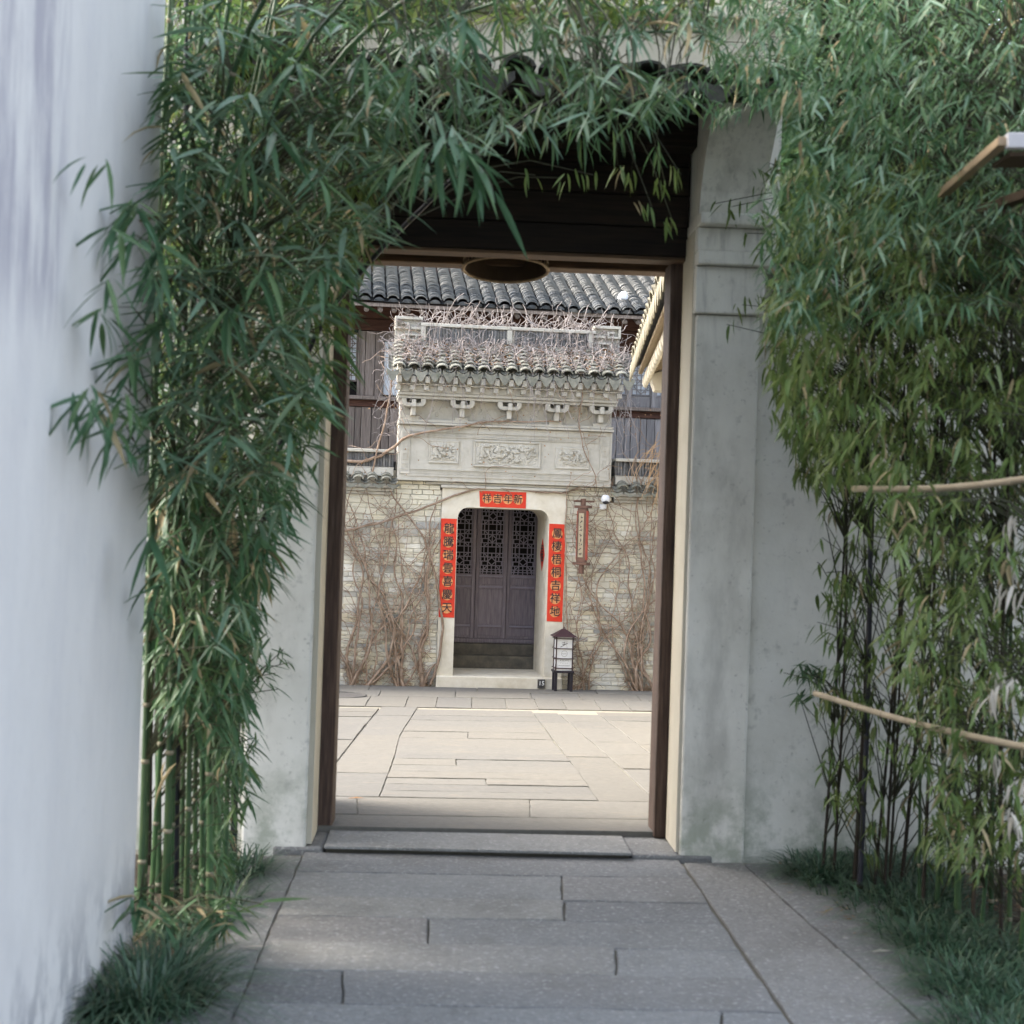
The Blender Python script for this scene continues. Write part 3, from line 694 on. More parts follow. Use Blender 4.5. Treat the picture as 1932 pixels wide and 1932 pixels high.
part(MB().box(-.9, .9, 1.163, 1.6, -.6, .10), 'inner_step', M['steps'], sur, bevel=.012)
part(MB().box(-.9, .9, 1.27, 1.34, .102, .16), 'door_sill', M['doorwood'], sur, bevel=.008)
part(MB().box(-.9, .9, .985, 2.0, -.7, -.215), 'inner_floor', M['steps'], sur)

# lattice door leaves
def leaf_edges():
    return [far_uz(833, 1140, 1.3)[0], far_uz(895.3, 1140, 1.3)[0], far_uz(954.5, 1140, 1.3)[0], far_uz(1014, 1140, 1.3)[0]]
LE = leaf_edges()
def lattice_bars(mb, x0, x1, z0, z1, w, t, y):
    W = x1 - x0; H = z1 - z0; cx = (x0 + x1) / 2
    def b_(a, c): mb.bar((x0 + a[0] * W, y, z0 + a[1] * H), (x0 + c[0] * W, y, z0 + c[1] * H), w, t)
    for f in (.035, .965): b_((f, 0), (f, 1))
    for k in range(3):
        c = .5 + (k - 1) * .32
        for dz in (-.115, -.06, .06, .115): b_((0, c + dz), (1, c + dz))
        for sx in (-1, 1):
            b_((.5 + sx * .17, c - .16), (.5 + sx * .17, c + .16)); b_((.5 + sx * .34, c - .16), (.5 + sx * .34, c - .06)); b_((.5 + sx * .34, c + .06), (.5 + sx * .34, c + .16))
            b_((.5 + sx * .17, c - .06), (.5 + sx * .34, c - .115)); b_((.5 + sx * .17, c + .06), (.5 + sx * .34, c + .115))
            b_((.5, c + sx * .055), (.5 + .17, c)); b_((.5, c + sx * .055), (.5 - .17, c))
            b_((.5 + sx * .17, c), (.5 + sx * .5, c))
            b_((.5 + sx * .42, c - .06), (.5 + sx * .42, c)); b_((.5 + sx * .30, c), (.5 + sx * .30, c + .06))
        b_((.5, c - .115), (.5, c - .055)); b_((.5, c + .055), (.5, c + .115)); b_((.5, c - .055), (.5, c + .055)) if k == 1 else None
    for c, s in ((0.0, 1), (1.0, -1)):
        b_((0, c + s * .03), (1, c + s * .03)); b_((.12, c + s * .065), (.88, c + s * .065))
        for f in (.12, .3, .5, .7, .88): b_((f, c), (f, c + s * .065))
doorlab = ['dark lattice door leaf at left, partly hidden by the door jamb', 'middle lattice door leaf in the stone doorway', 'right lattice door leaf with the small brass lock']
for k in range(3):
    a, c = LE[k] + .003, LE[k + 1] - .003
    d = thing('lattice_door', doorlab[k], 'door', ((a + c) / 2, 1.3, .16), 'far', 'lattice door leaves in the doorway')
    st = .048; y0, y1 = 1.285, 1.325
    for (x0, x1) in ((a, a + st), (c - st, c)): part(MB().box(x0, x1, y0, y1, .162, 2.0), 'stile', M['doorwood'], d, bevel=.005)
    for (z0, z1) in ((.162, .195), (.305, .345), (.812, .872), (.955, 1.01), (1.94, 2.0)):
        part(MB().box(a + st, c - st, y0 + .004, y1, z0, z1), 'rail', M['doorwood'], d, bevel=.005)
        part(MB().box(a + st, c - st, y0 - .008, y0 + .003, (z0 + z1) / 2 - .011, (z0 + z1) / 2 + .011), 'rail_bead', M['lattice'], d) if z0 > .2 and z0 < 1.5 else None
    for (z0, z1, nm) in ((.195, .305, 'kick_panel'), (.345, .812, 'lower_panel'), (.872, .955, 'waist_panel')):
        part(MB().box(a + st, c - st, y0 + .018, y1 - .004, z0, z1), nm, M['doorwood'], d)
    mb = MB(); lattice_bars(mb, a + st, c - st, 1.01, 1.94, .0115, .016, y0 + .016)
    part(mb, 'lattice', M['lattice'], d)
    if k == 2:
        part(MB().box(c - .02, c - .006, y0 - .02, y0, .60, .70), 'door_handle', M['blackplastic'], d)
        part(MB().blob((c - .012, y0 - .02, .50), (.010, .01, .018)), 'padlock', M['brass'], d)

# red papers with ink characters
TXT = {}
def glyph(ch, size, m=M['ink'], bold=.010):
    key = (ch, round(size, 4))
    if key not in TXT:
        cu = bpy.data.curves.new('glyph', 'FONT'); cu.body = ch; cu.size = size; cu.align_x = 'CENTER'; cu.align_y = 'CENTER'; cu.resolution_u = 2
        o = bpy.data.objects.new('glyph', cu); COL.objects.link(o)
        dg = bpy.context.evaluated_depsgraph_get()
        me = bpy.data.meshes.new_from_object(o.evaluated_get(dg)); me.name = 'glyph'
        bpy.data.objects.remove(o); bpy.data.curves.remove(cu)
        mb = MB(); k = 0
        for dx, dy in ((0, 0), (bold, 0), (-bold, 0), (0, bold), (0, -bold)):
            mb.add([v.co + V((dx * size, dy * size, .0003 * k)) for v in me.vertices], [tuple(p.vertices) for p in me.polygons]); k += 1
        TXT[key] = mb.mesh('glyph', m)
    return TXT[key]
def red_paper(name, label, cat, poly, centres, chars, r, w, size, group):
    cu = sum(p[0] for p in poly) / 4; cz = sum(p[1] for p in poly) / 4
    t = thing(name, label, cat, (cu, w, cz), 'far', group)
    part(MB().prism(poly, lambda a, b: (a, w, b), lambda a, b: (a, w + .003, b)), 'paper', M['red'], t)
    dm = MB().prism([(r * math.cos(2 * math.pi * k / 20), r * math.sin(2 * math.pi * k / 20)) for k in range(20)], lambda a, b: (a, 0, b), lambda a, b: (a, .002, b)).mesh('gold_disc', M['gold'])
    for (u, z), ch in zip(centres, chars):
        inst('gold_disc', dm, t, V((u - cu, -.0025, z - cz)))
        inst('character', glyph(ch, size), t, V((u - cu + U(-.004, .004), -.0065, z - cz)), (math.pi / 2, rad(U(-3, 3)), 0), (1, 1.05, 1))
def uz(x, y): return far_uz(x, y, -.04)
def paper_px(tl, tr, br, bl): return [uz(*p) for p in (bl, br, tr, tl)]
pl_ = [far_uz(*p, -.04) for p in ((827.5, 1164.5), (857, 1165.5), (862, 979), (832.5, 978))]
pr_ = [far_uz(*p, -.04) for p in ((1031.5, 1172), (1060.5, 1173.5), (1067.5, 989.5), (1036.5, 988))]
pt_ = [far_uz(*p, -.04) for p in ((905.5, 956), (992, 959.5), (993, 929), (904.5, 926))]
def lerp2(a, b, t): return (a[0] + (b[0] - a[0]) * t, a[1] + (b[1] - a[1]) * t)
def column(p, n, t0, t1):
    out = []
    for k in range(n):
        t = t0 + (t1 - t0) * k / (n - 1); l = lerp2(p[3], p[0], t); r_ = lerp2(p[2], p[1], t); out.append(lerp2(l, r_, .5))
    return out
red_paper('couplet_banner', 'long red paper banner on the left door jamb', 'banner', pl_, column(pl_, 7, .105, .905), '龍騰瑞雲喜慶天', .066, -.041, .128, 'red couplet papers round the door')
red_paper('couplet_banner', 'long red paper banner on the right door jamb beside the wooden sign', 'banner', pr_, column(pr_, 7, .10, .90), '鳳棲梧桐吉祥地', .066, -.041, .128, 'red couplet papers round the door')
tc = [lerp2(lerp2(pt_[3], pt_[2], f), lerp2(pt_[0], pt_[1], f), .48) for f in (.16, .385, .605, .83)]
red_paper('couplet_banner', 'short horizontal red paper banner over the doorway', 'banner', pt_, tc, '祥吉年新', .060, -.041, .115, 'red couplet papers round the door')
dia = thing('red_diamond_paper', 'red diamond paper with black writing inside the right door reveal', 'paper', (FR - .002, .45, 1.30), 'far')
part(MB().prism([(-.21, 0), (0, -.21), (.21, 0), (0, .21)], lambda a, b: (FR - .003, .45 + a, 1.30 + b), lambda a, b: (FR - .0005, .45 + a, 1.30 + b)), 'paper', M['red'], dia)
inst('character', glyph('福', .24), dia, V((-.004, 0, 0)), (math.pi / 2, 0, -math.pi / 2))

# ------------------------------------------------------------------ carved stone canopy over the door
cg = thing('carved_canopy', 'carved grey stone door canopy with brackets and tiled roof, tangled in bare vines', 'door canopy', (-.04, 0, 2.16), 'far')
A, B = -1.36, 1.275
part(MB().box(A, B, -.10, .45, 2.162, 2.84), 'panel_block', M['carved'], cg, bevel=.008)
part(MB().box(A - .01, B + .012, -.15, .40, 2.843, 2.872), 'moulding', M['carved'], cg, bevel=.006)
part(MB().box(A - .004, B + .006, -.132, .40, 2.875, 2.908), 'moulding', M['carved'], cg, bevel=.006)
part(MB().box(A + .01, B - .01, -.06, .40, 2.91, 3.148), 'bracket_wall', M['carved'], cg)
part(MB().box(A - .02, B + .02, -.235, .40, 3.15, 3.185), 'cornice', M['carved'], cg, bevel=.006)
part(MB().box(A - .03, B + .03, -.27, .40, 3.188, 3.225), 'cornice', M['carved'], cg, bevel=.006)
part(MB().box(A - .01, B + .01, -.275, .40, 3.227, 3.302), 'dentil_bed', M['carved'], cg)
part(MB().box(A - .04, B + .04, -.335, .40, 3.304, 3.324), 'cornice', M['carved'], cg, bevel=.004)
part(MB().box(A - .02, B + .02, -.30, .40, 3.326, 3.42), 'dentil_bed', M['carved'], cg)
dm1 = MB().cbox(-.030, .030, -.075, .03, -.030, .027, .004).mesh('dentil', M['carved'])
dm2 = MB().cbox(-.030, .030, -.10, .03, -.040, .04, .004).mesh('dentil', M['carved'])
nd = 17
for k in range(nd):
    u = A - .02 + .168 * k
    inst('dentil', dm1, cg, V((u - .008, -.275, 3.273)) - V((-.04, 0, 2.16)))
    inst('dentil', dm2, cg, V((u, -.315, 3.366)) - V((-.04, 0, 2.16)))
# brackets
bk = [far_uz(x, 760, -.15)[0] for x in (780, 872, 960.5, 1050, 1133)]
for u in bk:
    mb = MB(); y0, y1 = -.25, -.06; z = 3.146
    def hook(s):
        pts = [(s * .145, z), (s * .145, z - .035), (s * .135, z - .062), (s * .115, z - .082), (s * .085, z - .092), (s * .02, z - .092), (s * .02, z - .05), (s * .08, z - .05), (s * .088, z - .035), (s * .088, z)]
        if s < 0: pts = pts[::-1]
        mb.prism([(u + p, q) for p, q in pts], lambda a, c: (a, y0, c), lambda a, c: (a, y1, c))
    hook(1); hook(-1)
    o = part(mb, 'bracket', M['carved'], cg)
    part(MB().box(u - .13, u + .13, -.10, -.05, z - .052, z), 'bracket_web', M['carved'], o)
    part(MB().box(u - .024, u + .027, -.30, -.08, z - .10, z - .012), 'bracket_nose', M['carved'], o, bevel=.006)
    part(MB().box(u - .03, u + .03, -.22, -.06, z - .20, z - .094), 'bracket_stem', M['carved'], o, bevel=.01)
    part(MB().prism([(u - .09, z - .20), (u + .09, z - .20), (u + .075, z - .255), (u - .075, z - .255)], lambda a, c: (a, -.125, c), lambda a, c: (a, -.058, c)), 'bracket_base', M['carved'], o, bevel=.006)
    mb = MB()
    for s in (-1, 1):
        mb.tube([(u + s * (.05 + .11 * t) , -.066, z - .22 + .15 * t ** 1.6 + .012 * math.sin(9 * t)) for t in [i / 8 for i in range(9)]], .009, 4)
    part(mb, 'bracket_scroll', M['carved'], o, kind='stuff')
mb = MB()
for a, c in zip(bk, bk[1:]):
    m0 = (a + c) / 2
    for s in (-1, 1):
        for k in range(2):
            mb.tube([(m0 + s * (.03 + .05 * k + .05 * math.cos(t * .9)), -.064, 2.99 + .05 * k + .04 * math.sin(t * .9)) for t in range(6)], .006, 4)
part(mb, 'cloud_relief', M['carved'], cg, kind='stuff')
# relief panels
def relief(u0, u1, z0, z1, fr, name='relief_panel'):
    o = part(MB().box(u0, u1, -.112, -.101, z0, z1), name, M['carved'], cg)
    mb = MB(); t = .022
    for (a, c, d, e) in ((u0, u1, z1 - t, z1), (u0, u1, z0, z0 + t), (u0, u0 + t, z0 + t, z1 - t), (u1 - t, u1, z0 + t, z1 - t)): mb.box(a, c, -.101 - fr, -.10, d, e)
    part(mb, 'panel_border', M['carved'], o, bevel=.005)
    mb = MB(); nx, nz = int((u1 - u0) / .011), int((z1 - z0) / .011); vs = []
    for j in range(nz + 1):
        for i in range(nx + 1):
            u = u0 + t + (u1 - u0 - 2 * t) * i / nx; z = z0 + t + (z1 - z0 - 2 * t) * j / nz
            q = noise.turbulence(V((u * 11, 3.1, z * 13)), 4, False); rdg = abs(noise.noise(V((u * 17, 7, z * 17))))
            e = min(1, 4 * min(i / nx, 1 - i / nx), 3 * min(j / nz, 1 - j / nz))
            vs.append((u, -.114 - e * (.050 * max(0, q - .25) + .022 * (rdg > .18)), z))
    mb.add(vs, [(j * (nx + 1) + i, j * (nx + 1) + i + 1, (j + 1) * (nx + 1) + i + 1, (j + 1) * (nx + 1) + i) for j in range(nz) for i in range(nx)])
    for k in range(int((u1 - u0) * 46)):
        c = (U(u0 + .05, u1 - .05), -.126, U(z0 + .05, z1 - .05)); mb.blob(c, (U(.012, .03), .018, U(.010, .022)), 6, 4)
    for k in range(int((u1 - u0) * 9)):
        u, z = U(u0 + .06, u1 - .06), U(z0 + .05, z1 - .08); a = U(0, 6.28); pts = []
        for i in range(6):
            u = min(max(u + .025 * math.cos(a), u0 + .04), u1 - .04); z = min(max(z + .02 * math.sin(a), z0 + .035), z1 - .035); a += U(-.9, .9); pts.append((u + i * 1e-4, -.13, z + i * 1e-4))
        mb.tube(pts, .007, 4)
    part(mb, 'relief_carving', M['carved'], o, kind='stuff')
def pxr(x0, y0, x1, y1): a = far_uz(x0, y0, -.1); c = far_uz(x1, y1, -.1); return a[0], c[0], min(a[1], c[1]), max(a[1], c[1])
u0, u1, z0, z1 = pxr(892, 880, 1020, 835); relief(u0, u1, z0, z1, .03)
u0, u1, z0, z1 = pxr(808, 873, 866, 832); relief(u0, u1, z0, z1, .018)
u0, u1, z0, z1 = pxr(1047, 884, 1112, 846); relief(u0, u1, z0, z1, .018)
for (a, c, d, e) in ((A + .09, B - .09, 2.22, 2.235), (A + .13, B - .13, 2.30, 2.31), (A + .13, B - .13, 2.70, 2.71), (A + .09, B - .09, 2.76, 2.772)):
    part(MB().box(a, c, -.112, -.101, d, e), 'line_moulding', M['carved'], cg)
mb = MB()
for (zc, n) in ((2.268, 60), (2.735, 60)):                        # key-fret bands
    for k in range(n):
        u = A + .15 + (B - A - .30) * k / n; s = (B - A - .3) / n
        mb.box(u, u + s * .7, -.106, -.101, zc - .016, zc - .010); mb.box(u, u + s * .2, -.106, -.101, zc - .010, zc + .012); mb.box(u + s * .2, u + s * .75, -.106, -.101, zc + .012, zc + .018)
part(mb, 'key_fret', M['carved'], cg, kind='stuff')
for a in (A + .03, B - .15):
    part(MB().box(a, a + .115, -.118, -.101, 2.24, 2.78), 'pilaster_strip', M['carved'], cg, bevel=.006)
    mb = MB()
    for k in range(4):
        z = 2.29 + .125 * k; mb.box(a + .02, a + .095, -.126, -.118, z, z + .010); mb.box(a + .02, a + .03, -.126, -.118, z + .01, z + .08); mb.box(a + .03, a + .08, -.126, -.118, z + .07, z + .08); mb.box(a + .07, a + .08, -.126, -.118, z + .03, z + .07)
    part(mb, 'fret_carving', M['carved'], cg, kind='stuff')
# canopy roof
upc = V((0, math.cos(rad(33)), math.sin(rad(33))))
tile_roof(cg, (A - .02, -.43, 3.475), (1, 0, 0), upc, 17, 7, .168, .092, M['mosstile'], r=.076, drip=.115)
part(MB().add([(A - .04, -.40, 3.422), (B + .04, -.40, 3.422), (B + .04, .14, 3.765), (A - .04, .14, 3.765), (A - .04, .14, 3.422), (B + .04, .14, 3.422)], [(0, 1, 2, 3), (0, 3, 4), (1, 5, 2), (0, 4, 5, 1)]), 'roof_bed', M['mortar'], cg)
# ridge wall
RA, RB = -1.36, 1.36
part(MB().box(RA + .05, RB - .05, .10, .34, 3.66, 3.832), 'ridge_base', M['carved'], cg, bevel=.008)
part(MB().box(RA + .06, RB - .06, .07, .36, 3.835, 3.862), 'ridge_moulding', M['carved'], cg, bevel=.008)
part(MB().box(RA + .1, RB - .1, .09, .34, 3.865, 3.889), 'ridge_moulding', M['carved'], cg, bevel=.008)
part(MB().box(-1.05, 1.0, .13, .32, 3.891, 4.07), 'ridge_core', M['mortar'], cg)
part(MB().box(-1.12, 1.06, .08, .34, 4.073, 4.115), 'ridge_cap', M['carved'], cg, bevel=.008)
for u in (-1.09, -.02, 1.0): part(MB().box(u - .03, u + .03, .085, .33, 3.891, 4.07), 'ridge_post', M['carved'], cg)
em = MB().cbox(0, .032, 0, .1, 0, .172, .004).mesh('edge_brick', M['darkbrick'])
for k in range(54):
    u = -1.04 + k * .0375
    if abs(u + .02) > .045: inst('edge_brick', em, cg, V((u, .102 + U(-.006, .006), 3.893)) - V((-.04, 0, 2.16)))
for s, a in ((-1, -1.10), (1, 1.04)):                              # fretted scroll ends
    mb = MB(); y0, y1 = .10, .30
    def bx(p, q, c, d): mb.box(min(a + s * p, a + s * q), max(a + s * p, a + s * q), y0, y1, c, d)
    bx(.0, .34, 4.15, 4.185); bx(.31, .34, 4.03, 4.149); bx(.17, .309, 4.03, 4.055); bx(.17, .195, 4.056, 4.11); bx(.196, .26, 4.09, 4.11)
    bx(0, .14, 4.03, 4.06); bx(.0, .22, 3.95, 3.975); bx(.2, .22, 3.892, 3.949); bx(0, .199, 3.892, 3.912); bx(.06, .09, 3.914, 3.949)
    part(mb, 'ridge_scroll', M['carved'], cg, bevel=.004)
    part(MB().box(min(a, a + s * .335), max(a, a + s * .335), .16, .25, 3.891, 4.18), 'scroll_back', M['carved'], cg)

# ------------------------------------------------------------------ timber hall behind
hall = thing('timber_hall', 'two-storey weathered timber hall with grey tiled roof behind the doorway', 'building', (0, 2, 0), 'far')
HW = 1.7
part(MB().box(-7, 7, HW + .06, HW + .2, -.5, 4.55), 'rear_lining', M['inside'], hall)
part(MB().box(-7, 7, HW - .03, HW + .06, 4.36, 4.62), 'top_beam', M['redwood'], hall, bevel=.01)
part(MB().box(-7, 7, HW - .02, HW + .06, 4.20, 4.355), 'frieze_beam', M['redwood'], hall, bevel=.01)
part(MB().box(-7, 7, HW - .10, HW + .05, 3.27, 3.32), 'sill_rail', M['weather'], hall, bevel=.008)
part(MB().box(-7, 7, HW - .03, HW + .05, 3.18, 3.268), 'floor_beam', M['redwood'], hall)
part(MB().box(-7, 7, HW - .03, HW + .05, 2.46, 2.60), 'lower_beam', M['weather'], hall)
def planks(u0, u1, z0, z1, m, y=HW - .01):
    u = u0
    while u < u1 - .02:
        w_ = min(U(.085, .14), u1 - u); part(MB().cbox(u + .003, u + w_ - .003, y + U(-.008, .008), y + .04, z0, z1, .005), 'plank', m, hall); u += w_
planks(-4.6, -1.30, 2.605, 3.175, M['weather']); planks(1.30, 3.6, 2.605, 3.175, M['greyplank'])
planks(-1.86, -1.56, 3.325, 4.19, M['weather']); planks(-4.6, -2.09, 3.325, 4.19, M['weather'])
for k, (a, c) in enumerate(((-2.095, -2.06), (-1.875, -1.845), (-1.575, -1.525))): part(MB().box(a, c, HW - .05, HW + .04, 3.322, 4.198), 'post', M['weather'], hall, bevel=.006)
def window(u0, u1, z0, z1, m, nx=3, dense=True):
    o = part(MB().box(u0, u1, HW + .02, HW + .03, z0, z1), 'window', M['paper'], hall)
    mb = MB(); t = .02
    for (a, c, d, e) in ((u0, u1, z1, z1 + t), (u0, u1, z0 - t, z0), (u0 - t, u0, z0 - t, z1 + t), (u1, u1 + t, z0 - t, z1 + t)): mb.box(a, c, HW - .02, HW + .019, d, e)
    part(mb, 'window_frame', m, o)
    mb = MB(); H = z1 - z0; W = u1 - u0; y = HW + .006
    for k in range(1, nx): mb.box(u0 + W * k / nx - .005, u0 + W * k / nx + .005, y - .006, y + .006, z0, z1)
    n = int(H / .058)
    for k in range(1, n):
        z = z0 + H * k / n
        mb.box(u0, u1, y - .005, y + .007, z - .005, z + .005)
    for k in range(3):
        c = z0 + H * (.2 + .3 * k); m0 = (u0 + u1) / 2; r = min(W * .42, .1)
        for i in range(4):
            a, b2 = i * math.pi / 2, (i + 1) * math.pi / 2
            mb.bar((m0 + r * math.cos(a), y, c + r * math.sin(a)), (m0 + r * math.cos(b2), y, c + r * math.sin(b2)), .010, .012)
    part(mb, 'window_lattice', m, o)
window(-2.055, -1.90, 3.53, 4.14, M['weather'], 3)
part(MB().box(-1.52, -1.18, HW - .005, HW + .03, 3.35, 4.06), 'white_panel', M['paper'], hall)
part(MB().box(-1.52, -1.10, HW - .02, HW + .03, 4.063, 4.195), 'plank', M['weather'], hall)
for (a, c) in ((1.18, 1.44), (1.56, 1.76), (1.86, 2.10), (2.2, 2.44)):
    window(a, c, 3.50, 4.02, M['greyplank'], 4)
    part(MB().box(a - .02, c + .02, HW - .01, HW + .03, 3.325, 3.478), 'waist_panel', M['greyplank'], hall, bevel=.006)
part(MB().box(1.10, 3, HW - .015, HW + .05, 4.045, 4.195), 'plank', M['redwood'], hall)
for u in (1.50, 1.81, 2.15): part(MB().box(u - .028, u + .028, HW - .04, HW + .04, 3.322, 4.04), 'post', M['greyplank'], hall)
# eave and roof
for k in range(30):
    u = -2.5 + k * .178
    part(MB().tube([(u, .98, 4.375), (u, HW + .1, 4.375 + .72 * math.tan(rad(23)))], .034, 8), 'rafter', M['weather'], hall, smooth=True)
sg = lambda i: -.020 * math.sin(i * .13) + .006 * math.sin(i * .9) - (.018 if i > 17 else 0)
ang = rad(23); upm = V((0, math.cos(ang), math.sin(ang)))
part(MB().add([(-7, .93, 4.415), (7, .93, 4.415), (7, .93, 4.455), (-7, .93, 4.455), (-7, .96, 4.415), (7, .96, 4.415), (7, .96, 4.47), (-7, .96, 4.47)],
              [(0, 1, 2, 3), (0, 4, 5, 1), (3, 2, 6, 7), (4, 7, 6, 5)]), 'eave_board', M['weather'], hall)
part(MB().add([(-7, .94, 4.45), (7, .94, 4.45), (7, .94 + 3.4 * upm.y, 4.45 + 3.4 * upm.z), (-7, .94 + 3.4 * upm.y, 4.45 + 3.4 * upm.z)], [(0, 1, 2, 3)]), 'roof_deck', M['redwood'], hall)
tile_roof(hall, (-2.35, .88, 4.50), (1, 0, 0), upm, 27, 34, .18, .062, M['tile'], r=.083, nobj=300, sag=sg, jit=.006)
part(MB().add([(-7, .9, 4.475), (-2.45, .9, 4.475), (-2.45, 3.6, 4.475 + 2.7 * math.tan(ang)), (-7, 3.6, 4.475 + 2.7 * math.tan(ang)), (2.6, .9, 4.475), (7, .9, 4.475), (7, 3.6, 4.475 + 2.7 * math.tan(ang)), (2.6, 3.6, 4.475 + 2.7 * math.tan(ang)),
               (-2.45, 2.9, 4.475 + 2.0 * math.tan(ang)), (2.6, 2.9, 4.475 + 2.0 * math.tan(ang))], [(0, 1, 2, 3), (4, 5, 6, 7), (8, 9, 7, 2)]), 'plain_roof', M['tile'], hall)
# near-black sheet painting the dark of the room behind the lattice doors
part(MB().add([(-2, 1.42, -.5), (2, 1.42, -.5), (2, 1.42, 2.45), (-2, 1.42, 2.45)], [(0, 1, 2, 3)]), 'dark_sheet', M['inside'], hall)
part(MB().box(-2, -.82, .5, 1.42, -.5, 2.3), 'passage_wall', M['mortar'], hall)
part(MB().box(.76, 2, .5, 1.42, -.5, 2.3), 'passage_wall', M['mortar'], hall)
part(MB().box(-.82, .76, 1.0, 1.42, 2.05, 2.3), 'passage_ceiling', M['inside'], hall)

for k in range(27):
    P = V((-2.35 + .18 * k, .90, 4.505 + sg(k)))
    part(MB().prism([(.066 * math.cos(math.pi * j / 8), .05 * math.sin(math.pi * j / 8) - .012) for j in range(9)], lambda a, b: P + V((a, 0, b)), lambda a, b: P + V((a, .03, b))), 'mortar_plug', M['tile'], hall)
# plastic bag caught on the roof
bu, bz = far_uz(1174, 545, 1.45)
bag = MB(); n, m2 = 12, 7; vs = []; c = V((bu, 1.30, 4.47 + .42 * math.tan(ang) + .10))
for j in range(m2 + 1):
    for i in range(n):
        t = math.pi * j / m2; a = 2 * math.pi * i / n
        r = .075 * (1 + .35 * noise.noise(V((math.cos(a) * 2, math.sin(a) * 2, j * .7)))) * (1 - .25 * (j / m2))
        vs.append(c + V((r * math.sin(t) * math.cos(a) - .03 * j / m2, r * math.sin(t) * math.sin(a), .085 * math.cos(t))))
bag.add(vs, [(j * n + i, j * n + (i + 1) % n, (j + 1) * n + (i + 1) % n, (j + 1) * n + i) for j in range(m2) for i in range(n)])
bt = thing('plastic_bag', 'crumpled white plastic bag caught on the grey roof tiles', 'plastic bag', tuple(c), 'far')
part(bag, 'bag_body', M['plastic'], bt)
part(MB().bar(c + V((-.02, 0, -.07)), c + V((-.06, -.06, -.16)), .03, .006).bar(c + V((.0, -.02, -.07)), c + V((-.13, -.05, -.15)), .022, .006), 'bag_handles', M['plastic'], bt)

# ------------------------------------------------------------------ right wing of the courtyard
e0, e1 = onY(1195, 690, 15.5), onY(1262, 512, 9.6)
ed = (e1 - e0); ed.z = 0; ed.normalize()                        # runs towards the camera
wing = thing('side_wing', 'side building with pale tile eave jutting in at the right of the courtyard', 'building', (e0.x + 1.2, e0.y, 0))
out = V((ed.y, -ed.x, 0)) * -1                                   # towards the right wall
if out.x < 0: out = -out
upw = (out * math.cos(rad(27)) + V((0, 0, math.sin(rad(27))))).normalized()
E = V((e0.x, e0.y, e0.z + .02))
tile_roof(wing, E, ed, upw, 19, 2, .31, .10, M['creamtile'], r=.125, nobj=60, drip=.15)
L_ = 19 * .31
for k in range(19):
    part(MB().blob(E + ed * (.31 * k + .1) + out * .13 + V((0, 0, -.19)), (.035, .05, .075), 7, 5), 'rafter_end', M['cream'], wing, smooth=True)
def wq(a, o, z): return E + ed * a + out * o + V((0, 0, z))
part(MB().add([wq(-.1, .02, -.03), wq(L_, .02, -.03), wq(L_, 4.0, -.03 + 4.0 * math.tan(rad(27))), wq(-.1, 4.0, -.03 + 4.0 * math.tan(rad(27)))], [(0, 1, 2, 3)]), 'roof_slope', M['tile'], wing)
part(MB().add([wq(-.1, .06, -.10), wq(L_, .06, -.10), wq(L_, .06, -.055), wq(-.1, .06, -.055), wq(-.1, .10, -.10), wq(L_, .10, -.10), wq(L_, .10, -.05), wq(-.1, .10, -.05)], [(0, 1, 2, 3), (0, 4, 5, 1), (3, 2, 6, 7), (4, 7, 6, 5)]), 'eave_board', M['cream_wood'], wing)
for k in range(26):
    a = .1 + k * .21
    q = [wq(a, .12, -.16), wq(a + .075, .12, -.16), wq(a + .075, .9, -.16 + .78 * .5), wq(a, .9, -.16 + .78 * .5)]
    part(MB().add(q + [p + V((0, 0, .06)) for p in q], [(0, 3, 2, 1), (4, 5, 6, 7), (0, 1, 5, 4), (1, 2, 6, 5), (2, 3, 7, 6), (3, 0, 4, 7)]), 'rafter', M['cream_wood'], wing)
part(MB().add([wq(-.05, .1, -.045), wq(L_, .1, -.045), wq(L_, 1.0, .41), wq(-.05, 1.0, .41)], [(0, 3, 2, 1)]), 'soffit', M['cream_wood'], wing)
q = [wq(-.02, .22, -.30), wq(.22, .22, -.30), wq(.22, 1.4, -.30), wq(-.02, 1.4, -.30)]
part(MB().add(q + [wq(-.02, .16, -.14), wq(.22, .16, -.14), wq(.22, 1.4, .38), wq(-.02, 1.4, .38)], [(0, 3, 2, 1), (4, 5, 6, 7), (0, 1, 5, 4), (1, 2, 6, 5), (2, 3, 7, 6), (3, 0, 4, 7)]), 'gable_corbel', M['cream'], wing, bevel=.01)
part(MB().add([wq(0, .9, -4), wq(L_, .9, -4), wq(L_, .9, .36), wq(0, .9, .36), wq(0, 4.2, -4), wq(0, 4.2, 1.9), wq(L_, 4.2, -4), wq(L_, 4.2, 1.9)], [(0, 1, 2, 3), (0, 3, 5, 4), (1, 6, 7, 2)]), 'wall', M['cream'], wing)
# far left wall, out of frame, added to bounce light into the courtyard
lw = thing('bounce_wall', 'added out-of-view whitewashed wall bouncing light into the courtyard from the left', 'wall', (-6, 13, 0))
part(MB().box(-6.2, -6, 7.6, 22, -.5, 2.6), 'wall', M['cream'], lw)

